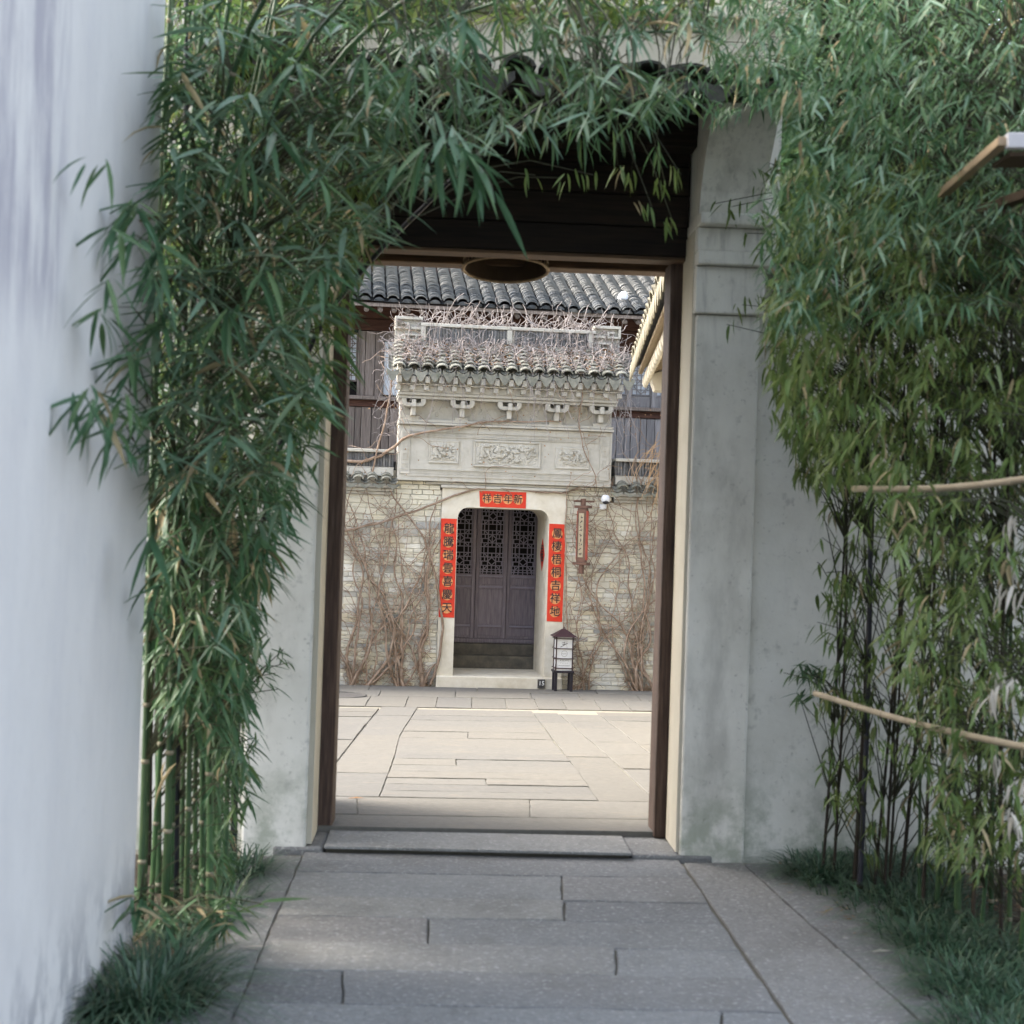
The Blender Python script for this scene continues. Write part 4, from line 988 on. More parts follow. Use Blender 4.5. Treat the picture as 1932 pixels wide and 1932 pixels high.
# ------------------------------------------------------------------ small things at the far door
# paper lantern on a stand
lu, lz = far_uz(1060, 1300, -.28); lw0 = -.30; zf = -.372
ln = thing('standing_lantern', 'white panelled lantern with dark roof on a black stand beside the door', 'lantern', (lu, lw0, zf), 'far')
hw_ = .112
def lx(u, w, z): return (lu + u, lw0 + w, zf + z)
def lbox(mb, u0, u1, w0, w1, z0, z1): return mb.box(lu + u0, lu + u1, lw0 + w0, lw0 + w1, zf + z0, zf + z1)
for su in (-1, 1):
    for sw in (-1, 1):
        part(lbox(MB(), *sorted((su * .112, su * .078)), *sorted((sw * .112, sw * .078)), .032, .262), 'leg', M['blackwood'], ln, bevel=.003)
part(lbox(MB(), -.116, .116, -.116, .116, 0, .03), 'base', M['blackwood'], ln, bevel=.004)
part(lbox(MB(), -.125, .125, -.125, .125, .264, .29), 'shelf', M['blackwood'], ln, bevel=.004)
part(lbox(MB(), -.096, .096, -.096, .096, .292, .70), 'light_box', M['panelwhite'], ln)
for su in (-1, 1):
    for sw in (-1, 1):
        part(lbox(MB(), *sorted((su * .107, su * .093)), *sorted((sw * .107, sw * .093)), .292, .70), 'corner_post', M['maroon'], ln)
for z in (.315, .432, .552, .672):
    mb = MB()
    for s in (-1, 1):
        lbox(mb, -.122, .122, *sorted((s * .110, s * .0985)), z, z + .010); lbox(mb, *sorted((s * .110, s * .0985)), -.122, .122, z + .0005, z + .0095)
    part(mb, 'rail', M['maroon'], ln)
rf = MB(); zs = .70
prof = [(.150, 0), (.105, .030), (.06, .062), (.022, .088), (0.0, .092)]
vs = []
for (r, h) in prof: vs += [lx(-r, -r, zs + h), lx(r, -r, zs + h), lx(r, r, zs + h), lx(-r, r, zs + h)]
rf.add(vs, [(4 * i + k, 4 * i + (k + 1) % 4, 4 * i + 4 + (k + 1) % 4, 4 * i + 4 + k) for i in range(4) for k in range(4)] + [(3, 2, 1, 0)])
part(rf, 'lantern_roof', M['maroon'], ln)
part(MB().tube([lx(0, 0, zs + .085), lx(0, 0, zs + .115)], [.010, .004], 6), 'finial', M['maroon'], ln)
def scribble(mb, u, z, s, w, k=6):
    for _ in range(k):
        a = (u + U(-s, s), w, z + U(-s, s))
        d = random.choice([(s * U(.6, 1.3), 0), (0, s * U(.6, 1.3)), (s * .7, s * .7), (-s * .7, s * .7)])
        mb.bar((a[0] - d[0] / 2, w, a[2] - d[1] / 2), (a[0] + d[0] / 2, w, a[2] + d[1] / 2), s * .22, .002)
mb = MB(); wf = lw0 - .0975
for k in range(5): scribble(mb, lu + .026, zf + .575 + .018 * k, .006, wf, 4)
mb.bar((lu - .05, wf, zf + .575), (lu + .01, wf, zf + .61), .005, .002).bar((lu - .03, wf, zf + .605), (lu + .035, wf, zf + .62), .005, .002).bar((lu - .01, wf, zf + .59), (lu - .005, wf, zf + .64), .004, .002).bar((lu - .035, wf, zf + .625), (lu + .01, wf, zf + .64), .004, .002)
cpt = [(lu + .036 * math.cos(t * .3927), wf, zf + .497 + .036 * math.sin(t * .3927)) for t in range(17)]
for a, b2 in zip(cpt, cpt[1:]): mb.bar(a, b2, .0022, .002)
for k in range(3): scribble(mb, lu - .018 + .018 * k, zf + .497, .007, wf, 5)
for k in range(4): scribble(mb, lu - .045 + .031 * k, zf + .415, .009, wf, 7); scribble(mb, lu - .04 + .027 * k, zf + .382, .006, wf, 5)
for k in range(16): mb.bar((lu - .066 + .0085 * k, wf, zf + .352), (lu - .061 + .0085 * k, wf, zf + .352), .006, .002)
part(mb, 'lettering', M['ink'], ln)
# house number plate
nu, nz_ = far_uz(1021, 1290, -.10)
np_ = thing('number_plate', 'small dark square number plate with white digits on the doorstep', 'number plate', (nu, -.11, nz_), 'far')
part(MB().box(nu - .046, nu + .046, -.125, -.101, nz_ - .055, nz_ + .055), 'plate', M['iron'], np_, bevel=.004)
part(MB().box(nu - .034, nu + .034, -.129, -.1255, nz_ - .030, nz_ + .044), 'inset', M['blackplastic'], np_)
inst('digits', glyph('15', .075, M['panelwhite'], .03), np_, V((0, -.0205, .006)), (math.pi / 2, 0, 0))
# hanging wooden sign, turned to the visitor
su_, sz_ = far_uz(1099, 1010, -.22)
sg_ = thing('wooden_sign', 'narrow hanging wooden sign with red edge and cream strip on the brick wall', 'sign', (su_, -.2, sz_), 'far')
SA = rad(-52); sd = V((math.cos(SA), math.sin(SA), 0)) ; sn = V((-sd.y, sd.x, 0)); SC = V((su_, -.20, sz_))
if sn.y > 0: sn = -sn
def sgbox(a0, a1, n0, n1, z0, z1):
    vs = [SC + sd * a + sn * n + V((0, 0, z)) for z in (z0, z1) for n in (n0, n1) for a in (a0, a1)]
    return MB().add(vs, [(0, 2, 3, 1), (4, 5, 7, 6), (0, 1, 5, 4), (1, 3, 7, 5), (3, 2, 6, 7), (2, 0, 4, 6)])
part(sgbox(-.075, .075, -.02, .02, -.33, .33), 'board', M['signwood'], sg_, bevel=.005)
part(sgbox(-.040, .040, .021, .026, -.27, .27), 'strip', M['signcream'], sg_)
part(sgbox(-.082, -.0755, -.018, .018, -.30, .30), 'red_edge', M['signred'], sg_)
part(sgbox(.0755, .082, -.018, .018, -.30, .30), 'red_edge', M['signred'], sg_)
part(sgbox(-.12, .12, -.035, .035, .332, .365), 'top_rail', M['signwood'], sg_, bevel=.005)
part(sgbox(-.12, .12, -.035, .035, -.365, -.332), 'bottom_rail', M['signwood'], sg_, bevel=.005)
part(sgbox(-.03, .03, -.02, .02, .366, .45), 'top_post', M['signwood'], sg_, bevel=.005)
part(sgbox(-.03, .03, -.02, .02, -.47, -.366), 'bottom_post', M['signwood'], sg_, bevel=.005)
part(MB().tube([(su_ - .12, -.2, sz_ + .415), (su_ + .14, -.2, sz_ + .415)], .010, 6), 'peg', M['signwood'], sg_)
part(MB().tube([(su_ + .06, .02, sz_ + .35), (su_ + .02, -.2, sz_ + .35)], .010, 6).tube([(su_ + .06, .02, sz_ - .35), (su_ + .02, -.2, sz_ - .35)], .010, 6), 'wall_arms', M['signwood'], sg_)
mb = MB()
for k in range(9):
    for _ in range(5):
        a = U(-.02, .02); z = .22 - .055 * k + U(-.016, .016); c1 = SC + sd * a + sn * .027 + V((0, 0, z)); d = random.choice([sd * .022, V((0, 0, .022)), sd * .014 + V((0, 0, .014))])
        mb.bar(c1 - d / 2, c1 + d / 2, .0055, .002, sn)
part(mb, 'lettering', M['ink'], sg_)
# security camera
cu_, cz_ = far_uz(1142, 943, -.14)
sc_ = thing('security_camera', 'white dome security camera on the wall right of the door', 'camera', (cu_, -.02, cz_), 'far')
part(MB().tube([(cu_, -.16, cz_ - .035), (cu_, -.16, cz_ - .02), (cu_, -.16, cz_ + .03), (cu_, -.16, cz_ + .055), (cu_, -.16, cz_ + .06)], [.038, .052, .052, .036, .01], 14), 'housing', M['plastic'], sc_, smooth=True)
part(MB().blob((cu_, -.172, cz_ - .022), (.042, .042, .036), 12, 8), 'dome', M['blackplastic'], sc_, smooth=True)
part(MB().tube([(cu_ - .005, -.16, cz_ + .03), (cu_ - .01, -.02, cz_ + .03)], .018, 8), 'arm', M['plastic'], sc_)
part(MB().box(cu_ - .05, cu_ + .03, -.07, -.01, cz_ - .12, cz_ - .055), 'junction_box', M['plastic'], sc_, bevel=.01)
# drain cover and kerb
dp = cf(640, 1313)
dc = thing('drain_cover', 'dark iron drain cover in the courtyard paving at left', 'drain cover', (dp.x, dp.y, zcourt(dp.y)))
part(MB().tube([(dp.x, dp.y, zcourt(dp.y) - .02), (dp.x, dp.y, zcourt(dp.y) + .008)], .27, 24), 'lid', M['iron'], dc)
part(MB().tube([(dp.x + .29 * math.cos(t * .2618), dp.y + .29 * math.sin(t * .2618), zcourt(dp.y) + .004) for t in range(25)], .016, 5, False), 'rim', M['iron'], dc)
kb = thing('wall_kerb', 'low dark stone kerb at the foot of the left brick wall', 'kerb', (-1.5, -.1, zb), 'far')
for k in range(5): part(MB().cbox(-.92 - .5 * (k + 1) + .004, -.92 - .5 * k, -.22, -.02, zb - .1, zb + .035 + U(-.004, .004), .008), 'kerb_stone', M['steps'], kb)

# ------------------------------------------------------------------ bare vines on the far wall
def wall_w(u, z):
    if z > 4.15: return .05
    if z > 3.45: return -.40 + (z - 3.45) * 1.6 if z < 3.72 else .06
    if 2.16 < z and A < u < B: return -.14 if z < 3.19 else -.36
    return -.03
def vine_path(u, z, a, n, step, up=.25, wob=.45, stop=None):
    pts = []
    for i in range(n):
        pts.append(V((u, wall_w(u, z) - U(.01, .05), z)))
        a += U(-wob, wob); a += (math.pi / 2 - a) * up * .3
        u += step * math.cos(a); z += step * math.sin(a)
        if z < -.36 or z > 4.4: break
        if stop and stop(u, z): break
    return pts
indoor = lambda u, z: -.80 < u < .73 and z < 2.02
def smooth_pts(pts, it=1):
    for _ in range(it):
        q = [pts[0]]
        for a, b2 in zip(pts, pts[1:]): q += [a.lerp(b2, .25), a.lerp(b2, .75)]
        q.append(pts[-1]); pts = q
    return pts
def vine(label, u0, lean, nmain, r0, height, mat_width=.1, zmat=(.0, .8), spread=.62):
    t = thing('bare_vine', label, 'vine', (u0, -.05, zb), 'far', 'bare creepers on the far wall')
    stems, tw, mats = MB(), MB(), MB()
    for k in range(nmain):
        a = math.pi / 2 + lean + U(-spread, spread)
        pts = vine_path(u0 + U(-.06, .06), -.36, a, int(height / .085 * U(.75, 1.1)), .085, .5, .36, indoor)
        if len(pts) < 4: continue
        r = r0 * U(.45, 1); pts = smooth_pts(pts)
        stems.tube(pts, [max(.005, r * (1 - .75 * i / len(pts))) for i in range(len(pts))], 5)
        for q in range(int(len(pts) * 1.0)):                     # hairy aerial roots matted on the stem
            i = int(len(pts) * .36 * random.random() ** 1.6); p = pts[i]
            if p.z > zmat[1] or random.random() > .8: continue
            g = .7 * mat_width * (1 - p.z / (zmat[1] + .6))
            c = p + V((random.gauss(0, g * .5), U(-.005, .03), U(-.06, .06))); d = V((U(-1, 1), U(-.15, .15), U(-1, 1))) * .05
            if indoor(c.x, c.z): continue
            mats.tube([c - d, c + V((U(-.01, .01), -.006, 0)), c + d], .0028, 3, False)
        for q in range(6):
            i = int(U(len(pts) * .22, len(pts) - 1)); p = pts[i]
            sub = vine_path(p.x, p.z, U(-.3, math.pi + .3), int(U(6, 16)), .07, .12, .7, indoor)
            if len(sub) > 2:
                tw.tube(smooth_pts(sub), [.0065 * (1 - .6 * i2 / (2 * len(sub))) for i2 in range(2 * len(sub))], 4)
                for s in range(1):
                    p2 = sub[int(U(1, len(sub) - 1))]; ss = vine_path(p2.x, p2.z, U(0, 6.28), int(U(4, 9)), .055, .0, .8, indoor)
                    if len(ss) > 2: tw.tube(ss, .0034, 3)
    part(stems, 'stem', M['vine'], t, smooth=True)
    if tw.v: part(tw, 'twig', M['vine'], t, kind='stuff')
    if mats.v: part(mats, 'root_hairs', M['root'], t, kind='stuff')
fu = lambda x: far_uz(x, 1290, -.03)[0]
vine('thick bare vine nearest the left post, climbing the brick wall', fu(662), -.05, 5, .020, 2.7, .10, (-.3, .5))
vine('bare vine with a brown root mat between the left post and the doorway', fu(690), -.45, 4, .022, 2.6, .06, (-.3, .2))
vine('bare vine with the broadest brown root mat left of the doorway', fu(755), .12, 6, .024, 2.9, .17, (-.3, .75))
vine('bare vine hugging the left edge of the stone doorway', fu(806), .12, 4, .026, 2.6, .07, (-.3, 1.0), .25)
vine('thin bare vine rising behind the white lantern', fu(1086), -.3, 4, .013, 2.6, .05, (-.3, .3))
vine('slanting bare vine just right of the white lantern', fu(1103), -.25, 3, .014, 2.6, .05, (-.3, .3))
vine('bare vine with a wide fan of stems beside the right gate post', fu(1205), .28, 7, .022, 3.0, .15, (-.3, .9))
vine('bare vine half hidden by the right gate post', fu(1232), .2, 4, .018, 3.0, .1, (-.3, .6))
def px_vine(label, pxs, r, w=None):
    pts = []
    for x, y in pxs:
        u, z = far_uz(x, y, -.16); pts.append(V((u, (w if w is not None else wall_w(u, z) - .02), z)))
    pts = smooth_pts(pts, 2)
    pts = [p + V((U(-.008, .008), U(-.006, .006), U(-.008, .008))) for p in pts]
    t = thing('bare_vine', label, 'vine', tuple(pts[0]), 'far', 'bare creepers on the far wall')
    part(MB().tube(pts, [r * (1 - .6 * i / len(pts)) for i in range(len(pts))], 6), 'stem', M['vine'], t, smooth=True)
    tw = MB()
    for k in range(14):
        p = pts[int(U(2, len(pts) - 1))]; s = vine_path(p.x, p.z, U(0, 6.28), int(U(4, 11)), .06, .0, .7, indoor)
        if len(s) > 2: tw.tube([q + V((0, -.02, 0)) for q in s], .004, 3)
    part(tw, 'twig', M['vine'], t, kind='stuff')
px_vine('looping bare vine crossing the carved frieze from lower left to the middle', [(640, 868), (690, 872), (735, 850), (765, 822), (820, 812), (870, 806), (905, 796), (960, 795), (1060, 795)], .020)
px_vine('bare vine arching over the doorway beneath the carved panel', [(640, 1005), (720, 985), (800, 960), (855, 935), (895, 922), (950, 920), (1030, 929), (1075, 930), (1105, 912), (1150, 890)], .016, -.06)
px_vine('bare vine rising on the left beside the doorway up to its lintel', [(812, 1295), (830, 1250), (838, 1180), (822, 1080), (800, 1010), (760, 960), (735, 925)], .020, -.06)
px_vine('bare vine running up the right edge of the doorway', [(1080, 1290), (1072, 1180), (1070, 1060), (1068, 990), (1072, 940), (1070, 925)], .011, -.06)
px_vine('bare vine draped over the left end of the carved roof', [(700, 900), (720, 820), (738, 740), (742, 690), (760, 655), (800, 630)], .012)
px_vine('bare vine draped down the right half of the carved panel', [(1080, 700), (1098, 740), (1090, 790), (1100, 850), (1128, 905), (1115, 925)], .010)
# tangle of pale twigs on the canopy roof
tw = MB(); dl = MB()
for k in range(1250):
    u, t = U(A - .12, B + .14), random.random() ** .8
    w, z = -.43 + .52 * t, 3.53 + .36 * t
    if k > 1000: w, z = U(.06, .3), U(3.85, 4.16)
    if k > 1130: w, z = U(.05, .3), U(4.1, 4.2)
    a = U(0, 6.28); el = U(-.3, .9); pts = []
    for i in range(int(U(5, 11))):
        pts.append(V((u, w, z))); s = U(.028, .05); u += s * math.cos(a) * math.cos(el); w += s * math.sin(a) * .5; z += s * math.sin(el); a += U(-.7, .7); el += U(-.7, .55)
        if z < 3.52 + max(0, (w + .43)) * .66 : el = abs(el)
    tw.tube(pts, U(.0022, .0046), 3)
for k in range(170):
    u = U(A, B); z = U(3.86, 4.14); a = math.pi / 2 + U(-1.0, 1.0); w = U(.05, .2); pts = []
    for i in range(int(U(6, 13))): pts.append(V((u, w, z))); a += U(-.5, .5); u += .045 * math.cos(a); z += .04 * math.sin(a); w += U(-.01, .01)
    tw.tube(pts, U(.0025, .005), 3)
for k in range(70):
    u = U(A - .25, B + .2); z = 3.5; pts = []; w = -.43; a = -math.pi / 2 + U(-.5, .5)
    for i in range(int(U(6, 20))): pts.append(V((u, w, z))); a += U(-.35, .35); u += .05 * math.cos(a) * .5; z -= .045; w += U(-.012, .012)
    tw.tube(pts, U(.002, .004), 3)
for s0 in (-1.42, 1.40):
    for k in range(60):
        u, w, z = s0 + U(-.12, .1), U(-.3, .1), U(2.6, 3.7); a = U(0, 6.28); pts = []
        for i in range(8): pts.append(V((u, w, z))); a += U(-.7, .7); u += .045 * math.cos(a) * .7; z += .045 * math.sin(a); w += U(-.02, .02)
        tw.tube(pts, U(.002, .004), 3)
solo(tw, 'vine_twigs', M['twig'], 'pale tangle of dry vine twigs over the carved roof', 'twigs', (0, 0, 3.5), 'far', kind='stuff')
for k in range(1500):
    u, t = U(A - .05, B + .05), random.random(); w, z = -.38 + .48 * t, 3.56 + .32 * t
    s = U(.012, .024); a = U(0, 6.28); d1 = V((math.cos(a), math.sin(a), U(-.5, .5))) * s; d2 = V((-math.sin(a), math.cos(a), U(.2, .9))) * s * .6; c = V((u, w, z + .02))
    dl.add([c - d1, c + d2, c + d1, c - d2], [(0, 1, 2, 3)])
for k in range(260):
    u, z = U(-2.1, 2.0), U(-.3, 3.3)
    if indoor(u, z): continue
    w = wall_w(u, z) - .02; s = U(.008, .016); a = U(0, 6.28); c = V((u, w, z)); d1 = V((math.cos(a), -.3, math.sin(a))) * s; d2 = V((-math.sin(a), .3, math.cos(a))) * s * .6
    dl.add([c - d1, c + d2, c + d1, c - d2], [(0, 1, 2, 3)])
solo(dl, 'dead_leaves', M['deadleaf'], 'brown withered leaf scraps caught in the vines', 'leaves', (0, 0, 3.5), 'far', kind='stuff')
# tan twigs drooping by the right post
tt = thing('drooping_creeper', 'tan leafless creeper drooping beside the right gate post', 'creeper', (2.2, -.2, 2.2), 'far')
mb = MB()
for k in range(46):
    u, w, z = U(1.75, 2.15), U(-.5, -.1), U(2.3, 2.9); a = U(math.pi * .9, math.pi * 1.35); pts = []
    for i in range(int(U(7, 16))): pts.append(V((u, w, z))); a += U(-.1, .28); u += .05 * math.cos(a) * .6; z += .055 * math.sin(a) ; w += U(-.015, .015)
    mb.tube(smooth_pts(pts), U(.003, .006), 4)
part(mb, 'twigs', M['tantwig'], tt, kind='stuff')
# ------------------------------------------------------------------ bamboo
def leaf_mesh(name, m, wid, droop, fold=.18, curl=0.0):
    st = [(0, .12), (.14, .75), (.38, 1.0), (.68, .72), (1.0, .02)]; vs = []
    for t, q in st:
        y = t * (1 - .12 * droop * t); z = -droop * t * t * .5; x = curl * t * t
        hw2 = wid * q / 2; vs += [(x - hw2, y, z + hw2 * fold * 2), (x, y, z), (x + hw2, y, z + hw2 * fold * 2)]
    fs = []
    for i in range(len(st) - 1):
        a = 3 * i; fs += [(a, a + 1, a + 4, a + 3), (a + 1, a + 2, a + 5, a + 4)]
    me = MB().add(vs, fs).mesh(name, m, smooth=True); return me
LEAF = {
    'bright': [leaf_mesh('leaf', M['brightleaf'], w, d, .2, c) for w, d, c in ((.095, .15, .04), (.11, .3, -.05), (.085, .45, .06), (.10, .05, 0))],
    'brightwarm': [leaf_mesh('leaf', M['brightwarm'], w, d, .2, c) for w, d, c in ((.14, .15, .04), (.165, .3, -.05), (.12, .5, .06))],
    'cool': [leaf_mesh('leaf', M['leaf'], w, d, .2, c) for w, d, c in ((.10, .2, .04), (.115, .35, -.05), (.09, .5, .06), (.105, .08, 0), (.085, .3, .09))],
    'warm': [leaf_mesh('leaf', M['leafwarm'], w, d, .2, c) for w, d, c in ((.14, .25, .04), (.17, .45, -.05), (.125, .6, .05), (.15, .1, 0), (.11, .35, .08))],
    'dry': [leaf_mesh('leaf', M['dryleaf'], .12, .9, .35, .1), leaf_mesh('leaf', M['dryleaf'], .13, .5, .4, -.1)],
    'pale': [leaf_mesh('leaf', M['paleleaf'], .14, .9, .3, .08), leaf_mesh('leaf', M['paleleaf'], .13, .6, .3, -.08)],
}
def quat_dir(d, roll):
    d = V(d).normalized(); x = d.cross(V((0, 0, 1)))
    x = x.normalized() if x.length > 1e-3 else V((1, 0, 0)); z = x.cross(d)
    return Quaternion(d, roll) @ Matrix((x, d, z)).transposed().to_quaternion()
def inpoly(x, y, P):
    c = False; j = len(P) - 1
    for i in range(len(P)):
        if (P[i][1] > y) != (P[j][1] > y) and x < (P[j][0] - P[i][0]) * (y - P[i][1]) / (P[j][1] - P[i][1]) + P[i][0]: c = not c
        j = i
    return c
class Culm:
    def __init__(s, pts, r, m, label, group, zone, cat='bamboo'):
        s.pts = smooth_pts([V(p) for p in pts], 2); s.r = r; s.m = m; s.label = label; s.group = group; s.zone = zone; s.leaves = []; s.br = MB()
    def nearest(s, P, below=0.0):
        best = min(s.pts, key=lambda q: (q - P).length + (0 if q.z < P.z - below else .4)); return best, (best - P).length
    def build(s):
        b0 = s.pts[0]; t = thing('bamboo', s.label, 'bamboo', tuple(b0), None, s.group)
        n = len(s.pts); mb = MB(); mb.tube(s.pts, [s.r * (1 - .6 * i / n) for i in range(n)], 8)
        part(mb, 'culm', M[s.m], t, smooth=True)
        L = 0; nxt = U(.1, .3); nd = MB()
        for a, b2 in zip(s.pts, s.pts[1:]):
            L += (b2 - a).length
            if L > nxt:
                nxt = L + U(.24, .36); d = (b2 - a).normalized(); q = s.r * (1 - .6 * s.pts.index(a) / n)
                nd.tube([a - d * .010, a - d * .003, a + d * .003, a + d * .009], [q * .98, q * 1.22, q * 1.2, q * .98], 8)
        if nd.v: part(nd, 'node_rings', M['node'] if s.m == 'culm' else M['branch'], t, smooth=True, kind='stuff')
        if s.br.v: part(s.br, 'branches', M['branch'], t, kind='stuff')
        s.leaves.sort(key=lambda l: (l[0] - CAM).length / l[2])
        for (P, Q, sc, me) in s.leaves[:300]: inst('leaf', me, t, P - b0, Q, sc)
        if len(s.leaves) > 300:
            for key in set(l[3].materials[0].name for l in s.leaves[300:]):
                mb = MB(); mm = None
                for (P, Q, sc, me) in s.leaves[300:]:
                    if me.materials[0].name == key:
                        mm = {'bamboo_leaf': M['leafmass'], 'bamboo_leaf_lit': M['leafmass'], 'bamboo_leaf_lit_warm': M['leafwarmmass'], 'bamboo_leaf_warm': M['leafwarmmass']}.get(key, me.materials[0]); mb.add([Q @ (v.co * sc) + P for v in me.vertices], [tuple(p.vertices) for p in me.polygons])
                part(mb, 'foliage', mm, t, kind='stuff', smooth=True)
culms = []
def spray(P, n, ln, kind, zone, heading=None, fan=1.0, dry=.05, droop=.55, twig=True):
    cs = [c for c in culms if c.zone == zone]
    c, (q, dist) = min(((c, c.nearest(P, .15)) for c in cs), key=lambda k: k[1][1] + .1 * len(k[0].leaves) / 100)
    out = (P - q); out.z = 0
    h = heading if heading is not None else (math.atan2(out.y, out.x) if out.length > .05 and random.random() < .6 else U(0, 6.28))
    mid = q.lerp(P, .55) + V((0, 0, .12 * dist)) + V((U(-.05, .05), U(-.05, .05), U(0, .05)))
    if twig and dist < (1.4 if zone == 'L' else .75): c.br.tube(smooth_pts([q, mid, P]), [min(.006, .002 + .003 * dist), .004, .003, .0025, .0022, .002][:len(smooth_pts([q, mid, P]))] , 4, False)
    for k in range(n):
        f = (k / max(1, n - 1) - .5) if n > 1 else 0
        az = h + f * 2.6 * fan + U(-.25, .25); el = -droop + U(-.45, .35) - abs(f) * .25
        d = V((math.cos(az) * math.cos(el), math.sin(az) * math.cos(el), math.sin(el)))
        kk = kind if random.random() > dry * .6 else 'dry'
        me = random.choice(LEAF[kk]); L = ln * U(.65, 1.12)
        base = P - V((math.cos(h), math.sin(h), -.2)) * U(0, .08) + V((U(-.015, .015), U(-.015, .015), U(-.02, .02)))
        c.leaves.append((base, quat_dir(d, U(-.6, .6)), L, me))
HOLES = ((690, 85, 50, 34), (1225, 92, 85, 24), (960, 100, 60, 20), (1405, 330, 45, 110))
def scatter(poly, Y0, Y1, n, ln, kind, zone, nl=(4, 8), dry=.05, droop=.55, holes=(), fan=1.0):
    xs = [p[0] for p in poly]; ys = [p[1] for p in poly]; k = 0
    while k < n:
        x, y = U(min(xs), max(xs)), U(min(ys), max(ys))
        if not inpoly(x, y, poly): continue
        k += 1
        if any((x - hx) ** 2 / rx ** 2 + (y - hy) ** 2 / ry ** 2 < 1 for hx, hy, rx, ry in HOLES) and random.random() < .95: continue
        P = onY(x, y, U(Y0, Y1))
        if P.x < WX + .07 and P.y < 5.75:                     # stay in front of the white wall
            d = (P - CAM); P = CAM + d * ((WX + .07 + U(0, .06)) / d.x)
        if P.z < .05: continue
        spray(P, random.randint(*nl), U(*ln), kind, zone, dry=dry, droop=droop, fan=fan)
# left clump
def lc(xb, yb, Y, mids, r, m, lab):
    b0 = onY(xb, yb, Y); b0.z = zfront(Y) - .04
    pts = [b0] + [onY(x, y, yy_) for x, y, yy_ in mids]
    culms.append(Culm(pts, r, m, lab, 'bamboo stems of the left clump', 'L'))
nm = 'bamboo stem from the white wall edge in the left clump'
specs = [(265, 1715, 5.9, [(275, 1400, 5.9), (288, 900, 5.85), (300, 350, 5.8), (330, -150, 5.7)], .016, 'culm'),
         (285, 1700, 6.2, [(300, 1450, 6.1), (318, 1100, 6.0), (335, 600, 5.9), (380, 0, 5.6), (430, -200, 5.4)], .012, 'culm'),
         (311, 1712, 5.95, [(318, 1550, 5.9), (325, 1200, 5.85), (345, 700, 5.75), (420, 150, 5.4), (560, -120, 5.0)], .019, 'culm'),
         (330, 1705, 6.4, [(333, 1400, 6.3), (345, 1000, 6.2), (350, 500, 6.1), (351, 0, 6.0), (352, -160, 6.0)], .017, 'blackculm'),
         (352, 1712, 6.0, [(356, 1500, 5.95), (362, 1150, 5.9), (395, 650, 5.7), (520, 150, 5.2), (720, -80, 4.8)], .013, 'culm'),
         (368, 1700, 6.5, [(368, 1400, 6.4), (380, 950, 6.3), (420, 450, 6.0), (500, 50, 5.7), (560, -160, 5.5)], .012, 'culm'),
         (396, 1715, 6.1, [(398, 1500, 6.1), (385, 1200, 6.0), (400, 800, 5.9), (480, 350, 5.6), (680, 40, 5.3), (900, -60, 5.1)], .017, 'culm'),
         (414, 1712, 6.3, [(412, 1450, 6.3), (408, 1150, 6.2), (440, 750, 6.1), (540, 330, 5.9), (760, 60, 5.6), (1050, -30, 5.4)], .013, 'culm'),
         (300, 1690, 6.7, [(295, 1300, 6.7), (310, 900, 6.6), (370, 400, 6.4), (430, 0, 6.2)], .013, 'culm'),
         (340, 1660, 6.9, [(345, 1300, 6.9), (380, 900, 6.8), (450, 500, 6.7), (540, 100, 6.5), (600, -120, 6.4)], .014, 'brownculm'),
         (400, 1640, 6.9, [(430, 1300, 6.9), (460, 1000, 6.85), (540, 700, 6.7), (600, 400, 6.5), (700, 100, 6.3), (820, -60, 6.2)], .013, 'culm'),
         (440, 1620, 6.95, [(450, 1250, 6.95), (500, 950, 6.9), (580, 640, 6.8), (690, 500, 6.5), (780, 408, 6.2), (960, 235, 5.9), (1120, 150, 5.8)], .017, 'blackculm'),
         (425, 1690, 6.5, [(430, 1400, 6.5), (470, 1000, 6.4), (540, 620, 6.2), (650, 300, 5.9), (860, 120, 5.6), (1180, 60, 5.5), (1330, 60, 5.5)], .012, 'culm'),
         (272, 1690, 6.3, [(280, 1400, 6.3), (290, 900, 6.2), (310, 300, 6.1), (335, -150, 6.0)], .013, 'culm'),
         (298, 1695, 6.5, [(300, 1400, 6.5), (322, 900, 6.4), (360, 300, 6.2), (400, -150, 6.0)], .014, 'culm'),
         (322, 1700, 6.15, [(326, 1450, 6.1), (336, 1000, 6.0), (370, 400, 5.8), (450, -100, 5.4)], .014, 'culm'),
         (343, 1690, 6.6, [(345, 1400, 6.6), (366, 900, 6.5), (410, 400, 6.3), (470, -100, 6.0)], .012, 'culm'),
         (382, 1700, 6.25, [(383, 1450, 6.2), (378, 1050, 6.1), (420, 500, 5.9), (520, 0, 5.6)], .015, 'culm'),
         (407, 1680, 6.6, [(405, 1400, 6.6), (420, 1000, 6.5), (480, 500, 6.3), (600, 60, 6.0)], .012, 'culm'),
         (280, 1660, 7.0, [(285, 1300, 7.0), (300, 800, 6.95), (330, 300, 6.9), (360, -60, 6.8)], .012, 'brownculm')]
specs.sort(key=lambda s: s[0])
for i, s in enumerate(specs): lc(*s, ORD[i] + ' ' + nm)
ll = (.16, .23)
scatter([(300, 0), (660, 0), (740, 180), (720, 400), (670, 540), (645, 700), (600, 820), (560, 900), (300, 900), (275, 700), (285, 300)], 5.2, 6.6, 450, (.13, .2), 'cool', 'L', dry=.06, droop=.25, fan=1.2)
scatter([(265, 330), (310, 40), (660, 0), (760, 170), (760, 360), (640, 560), (600, 800), (520, 900), (290, 900), (265, 700)], 4.9, 5.5, 125, (.17, .24), 'bright', 'L', dry=.03, droop=.3, fan=1.3, nl=(4, 8))
